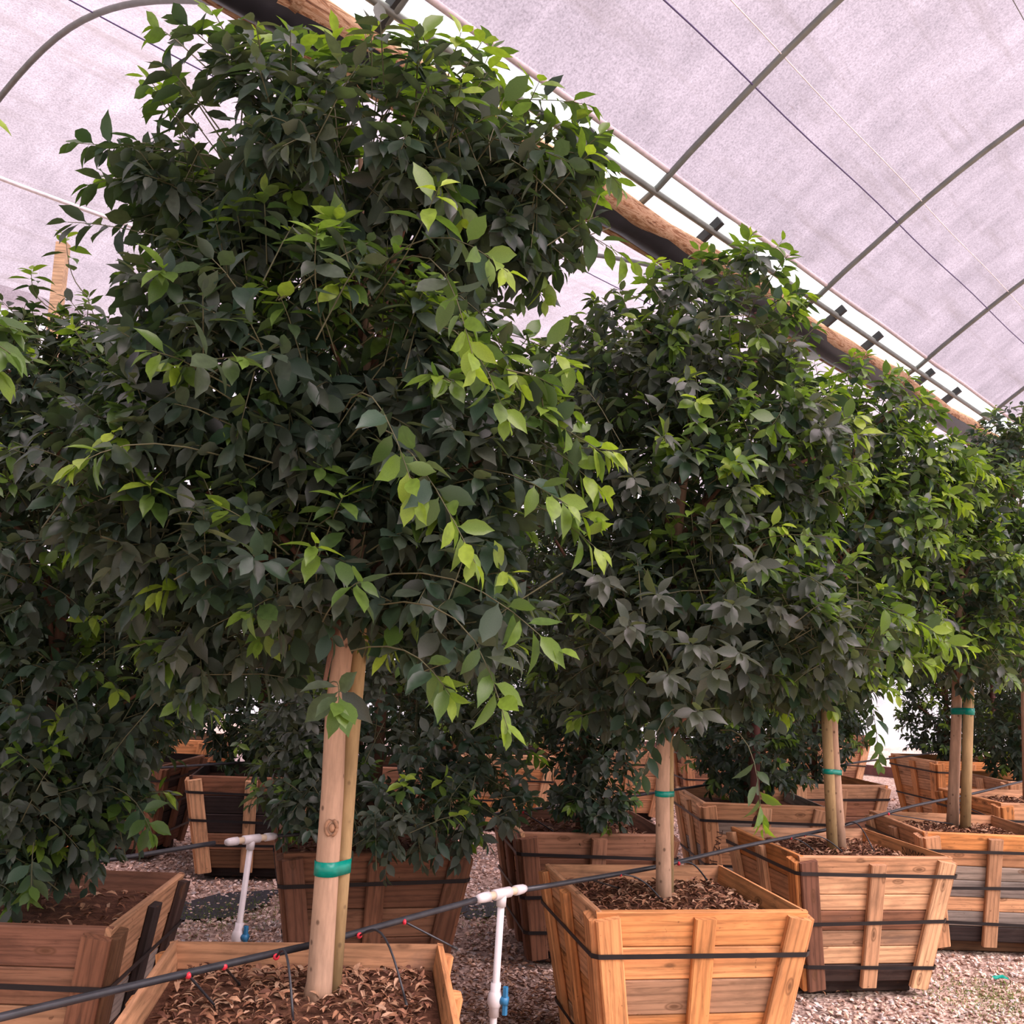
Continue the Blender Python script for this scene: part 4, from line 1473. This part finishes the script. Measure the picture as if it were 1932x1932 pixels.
def soilpt(px, py, z=0.700):
    d = _f + _r * (px - 966) / FPX - _u * (py - 966) / FPX
    return CAM + d * ((z - CAMH) / d[2])


dripper(-2.28, HP1, hz1, soilpt(405, 1897), 'drip tube with red plug, lowest at left over the front box', 0.0)
dripper(-1.98, HP1, hz1, soilpt(553, 1925), 'drip tube arching down just left of the tallest trunk', 0.085)
dripper(-2.16, HP1, hz1, soilpt(450, 1855), 'short drip tube behind the hose left of the tallest trunk', 0.0)
dripper(-1.66, HP1, hz1, soilpt(765, 1888), 'drip tube arching right of the tallest trunk into front box', 0.09)
dripper(-1.47, HP1, hz1, W(-1.33, 0.0, 0.74), 'straight drip tube over the rear rim of the front box', 0.0)
dripper(-0.42, HP1, hz1, soilpt(1165, 1675, 0.71), 'drip tube at left rim of the bright orange box', 0.0)
dripper(-0.20, HP1, hz1, soilpt(1250, 1700), 'drip tube curling to foot of the thin second trunk', 0.03)
dripper(0.28, HP1, hz1, soilpt(1330, 1655, 0.72), 'drip tube right of the thin second trunk', 0.03)
dripper(1.45, HP1, hz1, soilpt(1530, 1600, 0.73), 'drip tube left of the stake in the three-strap box', 0.01)
dripper(1.62, HP1, hz1, soilpt(1590, 1608), 'drip tube curling to the trunk in the three-strap box', 0.03)
dripper(2.15, HP1, hz1, soilpt(1648, 1605), 'drip tube arching right of the trunk in the three-strap box', 0.08)
dripper(2.9, HP1, hz1, soilpt(1830, 1560), 'drip tube reaching the stake in the grey plank box', 0.0)
dripper(4.1, HP1, hz1, soilpt(1900, 1555), 'drip tube right of the stake in the grey plank box', 0.0)
dripper(0.9, HP2, hz2, W(0.95, 1.35, 0.70), 'drip tube in the brown box behind the bright orange one', 0.0)

# hose hanger on the rim of the far box
hg = empty('hose_hanger', W(4.05, HP2 - 0.02, 0))
tag(hg, 'black stake hanger holding up the second hose by far box', 'hose hanger')
tube('upright', [(0, 0, -0.02), (0, 0, 0.80)], 0.014, M_STEELD, hg, 8)
V, F = box_geo(-0.025, 0.025, -0.025, 0.025, 0.775, 0.795)
obj('saddle', V, F, M_STEELD, hg)
hg = empty('hose_hanger', W(4.35, HP1, 0))
tag(hg, 'black stake hanger holding up the front hose at right edge', 'hose hanger')
tube('upright', [(0, 0, -0.02), (0, 0, 0.78)], 0.012, M_STEELD, hg, 8)
V, F = box_geo(-0.022, 0.022, -0.022, 0.022, 0.76, 0.778)
obj('saddle', V, F, M_STEELD, hg)

# ------------------------------------------------------------------ gravel
PEB = []
for k in range(4):
    g = np.random.default_rng(50 + k)
    V = np.array([(1, 0, 0), (0, 1, 0), (-1, 0, 0), (0, -1, 0), (0, 0, 1), (0, 0, -1)], float) * np.array([1, 0.75, 0.5]) * g.uniform(0.75, 1.25, (6, 1))
    F = [(0, 1, 4), (1, 2, 4), (2, 3, 4), (3, 0, 4), (1, 0, 5), (2, 1, 5), (3, 2, 5), (0, 3, 5)]
    PEB.append((V, F))
PCOL = np.array([(0.66, 0.48, 0.40), (0.54, 0.38, 0.31), (0.74, 0.58, 0.50), (0.40, 0.28, 0.23), (0.44, 0.38, 0.36), (0.27, 0.17, 0.13), (0.60, 0.40, 0.30)])
n = 150000
yy = rng.uniform(3.0, 14.5, n) ** 1.0
xx = rng.uniform(-5.5, 7.5, n)
pts = np.column_stack([xx, yy, np.zeros(n)])
px, py, pz = proj(pts)
ok = (px > -30) & (px < 1962) & (py < 1975) & (py > 1250)
# thin them with distance
ok &= rng.random(n) < np.clip(7.0 / np.maximum(yy, 1) - 0.28, 0.10, 1.0)
for (bx, by, rz) in BOXES:
    dx, dy = xx - bx, yy - by
    ca, sa = math.cos(-rz), math.sin(-rz)
    u, v = dx * ca - dy * sa, dx * sa + dy * ca
    ok &= ~((np.abs(u) < 0.36) & (np.abs(v) < 0.36))


# bare black weed-mat patches in the aisle
PATCHES = ((0.1, 3.5, 0.55, 0.26), (1.65, 2.35, 0.5, 0.22), (3.6, 2.8, 0.7, 0.25))


def patch(x, y):
    s = (x - T2[0]) * D2[0] + (y - T2[1]) * D2[1]
    p = (x - T2[0]) * N2[0] + (y - T2[1]) * N2[1]
    m = np.zeros(len(x), bool)
    for (a, b, ra, rb) in PATCHES:
        m |= ((s - a) / ra) ** 2 + ((p - b) / rb) ** 2 < 1.3
    return m


pm = patch(xx, yy)
ok &= ~(pm & (rng.random(n) < 0.38))
xx, yy = xx[ok], yy[ok]
n = len(xx)
size = rng.uniform(0.010, 0.021, n) * (1 + 0.03 * np.maximum(yy - 5, 0))
pos = np.column_stack([xx, yy, size * 0.12])
rot = rand_rot(n, 0.4)
kind = rng.integers(0, 4, n)
cid = rng.integers(0, len(PCOL), n)
col = PCOL[cid] * rng.uniform(0.75, 1.25, (n, 1))
px, py, pz = proj(pos)
app = size / pz
# hidden behind boxes? keep the ones in open view
vis = (px > 5) & (px < 1927) & (py < 1928)
for (bx, by, rz) in BOXES:
    for h in (0.1, 0.4, 0.74):
        w = halfw(h) + 0.03
        cs = [np.array([bx, by, 0]) + np.array([a * w * math.cos(rz) - b * w * math.sin(rz), a * w * math.sin(rz) + b * w * math.cos(rz), h]) for a in (-1, 1) for b in (-1, 1)]
        qx, qy, qz = proj(np.array(cs))
        if qz.min() > 0.3:
            vis &= ~((px > qx.min()) & (px < qx.max()) & (py > qy.min() - 5) & (py < qy.max() + 150 / qz.mean() * 4) & (pz > qz.min()))
order = np.argsort(-(app * vis))
big = order[:300]
rest = np.setdiff1d(np.arange(n), big)
_pm = {}
for i in big:
    key = (int(kind[i]), int(cid[i]))
    if key not in _pm:
        V, F = PEB[key[0]]
        me = mesh('pebble', V, F, M_STONE, False)
        ca = me.color_attributes.new('col', 'FLOAT_COLOR', 'POINT')
        ca.data.foreach_set('color', np.tile(np.array([*PCOL[key[1]], 1], np.float32), 6))
        _pm[key] = me
    o = link('pebble', _pm[key], floor)
    o.matrix_basis = Matrix.Translation(Vector(pos[i])) @ Matrix(rot[i].tolist()).to_4x4() @ Matrix.Scale(float(size[i]), 4)
o = scatter('gravel', PEB, kind[rest], pos[rest], rot[rest], size[rest][:, None], col[rest], M_STONE, False, floor)
tag(o, 'loose beige and grey gravel', None, None, 'stuff')

# fallen leaves on the gravel between the front boxes
n = 7000
n1 = 5600
cx = np.concatenate([rng.normal(0.10, 0.42, n1), rng.uniform(-3, 4, n - n1)])
cy = np.concatenate([rng.normal(4.6, 0.75, n1), rng.uniform(4, 9.5, n - n1)])
col = np.array(DRY_C)[rng.integers(0, len(DRY_C), n)] * rng.uniform(0.6, 1.0, (n, 1))
o = scatter('fallen_leaves', DRY_T, rng.integers(0, 4, n), np.column_stack([cx, cy, rng.uniform(0.012, 0.026, n)]), rand_rot(n, 0.25), rng.uniform(0.022, 0.048, n)[:, None], col, M_DRY, True, None)
tag(o, 'dry brown leaves scattered over the gravel', 'fallen leaves', None, 'stuff')

# a teal scrap of plastic on the gravel at right
q = soilpt(1890, 1847, 0.022)
g = np.random.default_rng(5)
V = [(0.03 * (i - 1.5) + g.normal(0, 0.004), 0.022 * (j - 1) + g.normal(0, 0.004), abs(g.normal(0, 0.010))) for i in range(4) for j in range(3)]
F = [(i * 3 + j, i * 3 + j + 3, i * 3 + j + 4, i * 3 + j + 1) for i in range(3) for j in range(2)]
o = obj('plastic_scrap', V, F, M_TAPE)
o.location = q
tag(o, 'small crumpled teal plastic scrap on the gravel at right', 'scrap')

# black weed mat showing in the aisle
M_MAT = simple('weed_mat', (0.03, 0.032, 0.038), 0.6, 0.0, 0.3, 60)
k = 0
for (s, p, a, b) in PATCHES:
    V, F = [(0, 0, 0.007)], []
    for i in range(28):
        an = 2 * math.pi * i / 28
        rr = 1 + 0.16 * math.sin(3 * an + s) + 0.10 * math.sin(7 * an)
        V.append((a * rr * math.cos(an), b * rr * math.sin(an), 0.006))
    for i in range(28):
        F.append((0, 1 + i, 1 + (i + 1) % 28))
    o = obj('ground_fabric', V, F, M_MAT, floor)
    o.location = W(s, p, 0)
    o.rotation_euler = (0, 0, ROWANG)
# weeds
n = 2600
pk = rng.integers(0, 2, n)
ss_ = np.array([0.1, 1.65])[pk] + rng.normal(0, 0.45, n)
pp_ = np.array([3.25, 2.1])[pk] + rng.normal(0, 0.22, n)
wx = T2[0] + ss_ * D2[0] + pp_ * N2[0]
wy = T2[1] + ss_ * D2[1] + pp_ * N2[1]
extra = 1500
wx = np.concatenate([wx, rng.normal(2.7, 0.22, extra)])
wy = np.concatenate([wy, rng.normal(5.75, 0.22, extra)])
n += extra
WT = [(np.array([(-0.12, 0, 0), (0.12, 0, 0), (0.05, 0.2, 0.9), (0, 0.5, 1.0)]), [(0, 1, 2), (0, 2, 3)])]
col = np.array([0.12, 0.17, 0.03]) * rng.uniform(0.6, 1.4, (n, 1))
o = scatter('weeds', WT, np.zeros(n, int), np.column_stack([wx, wy, np.full(n, 0.006)]), rand_rot(n, 0.5), rng.uniform(0.007, 0.020, n)[:, None], col, M_DRY, False, None)
tag(o, 'sparse low green weeds in the gravel', 'weeds', None, 'stuff')

bpy.context.view_layer.update()
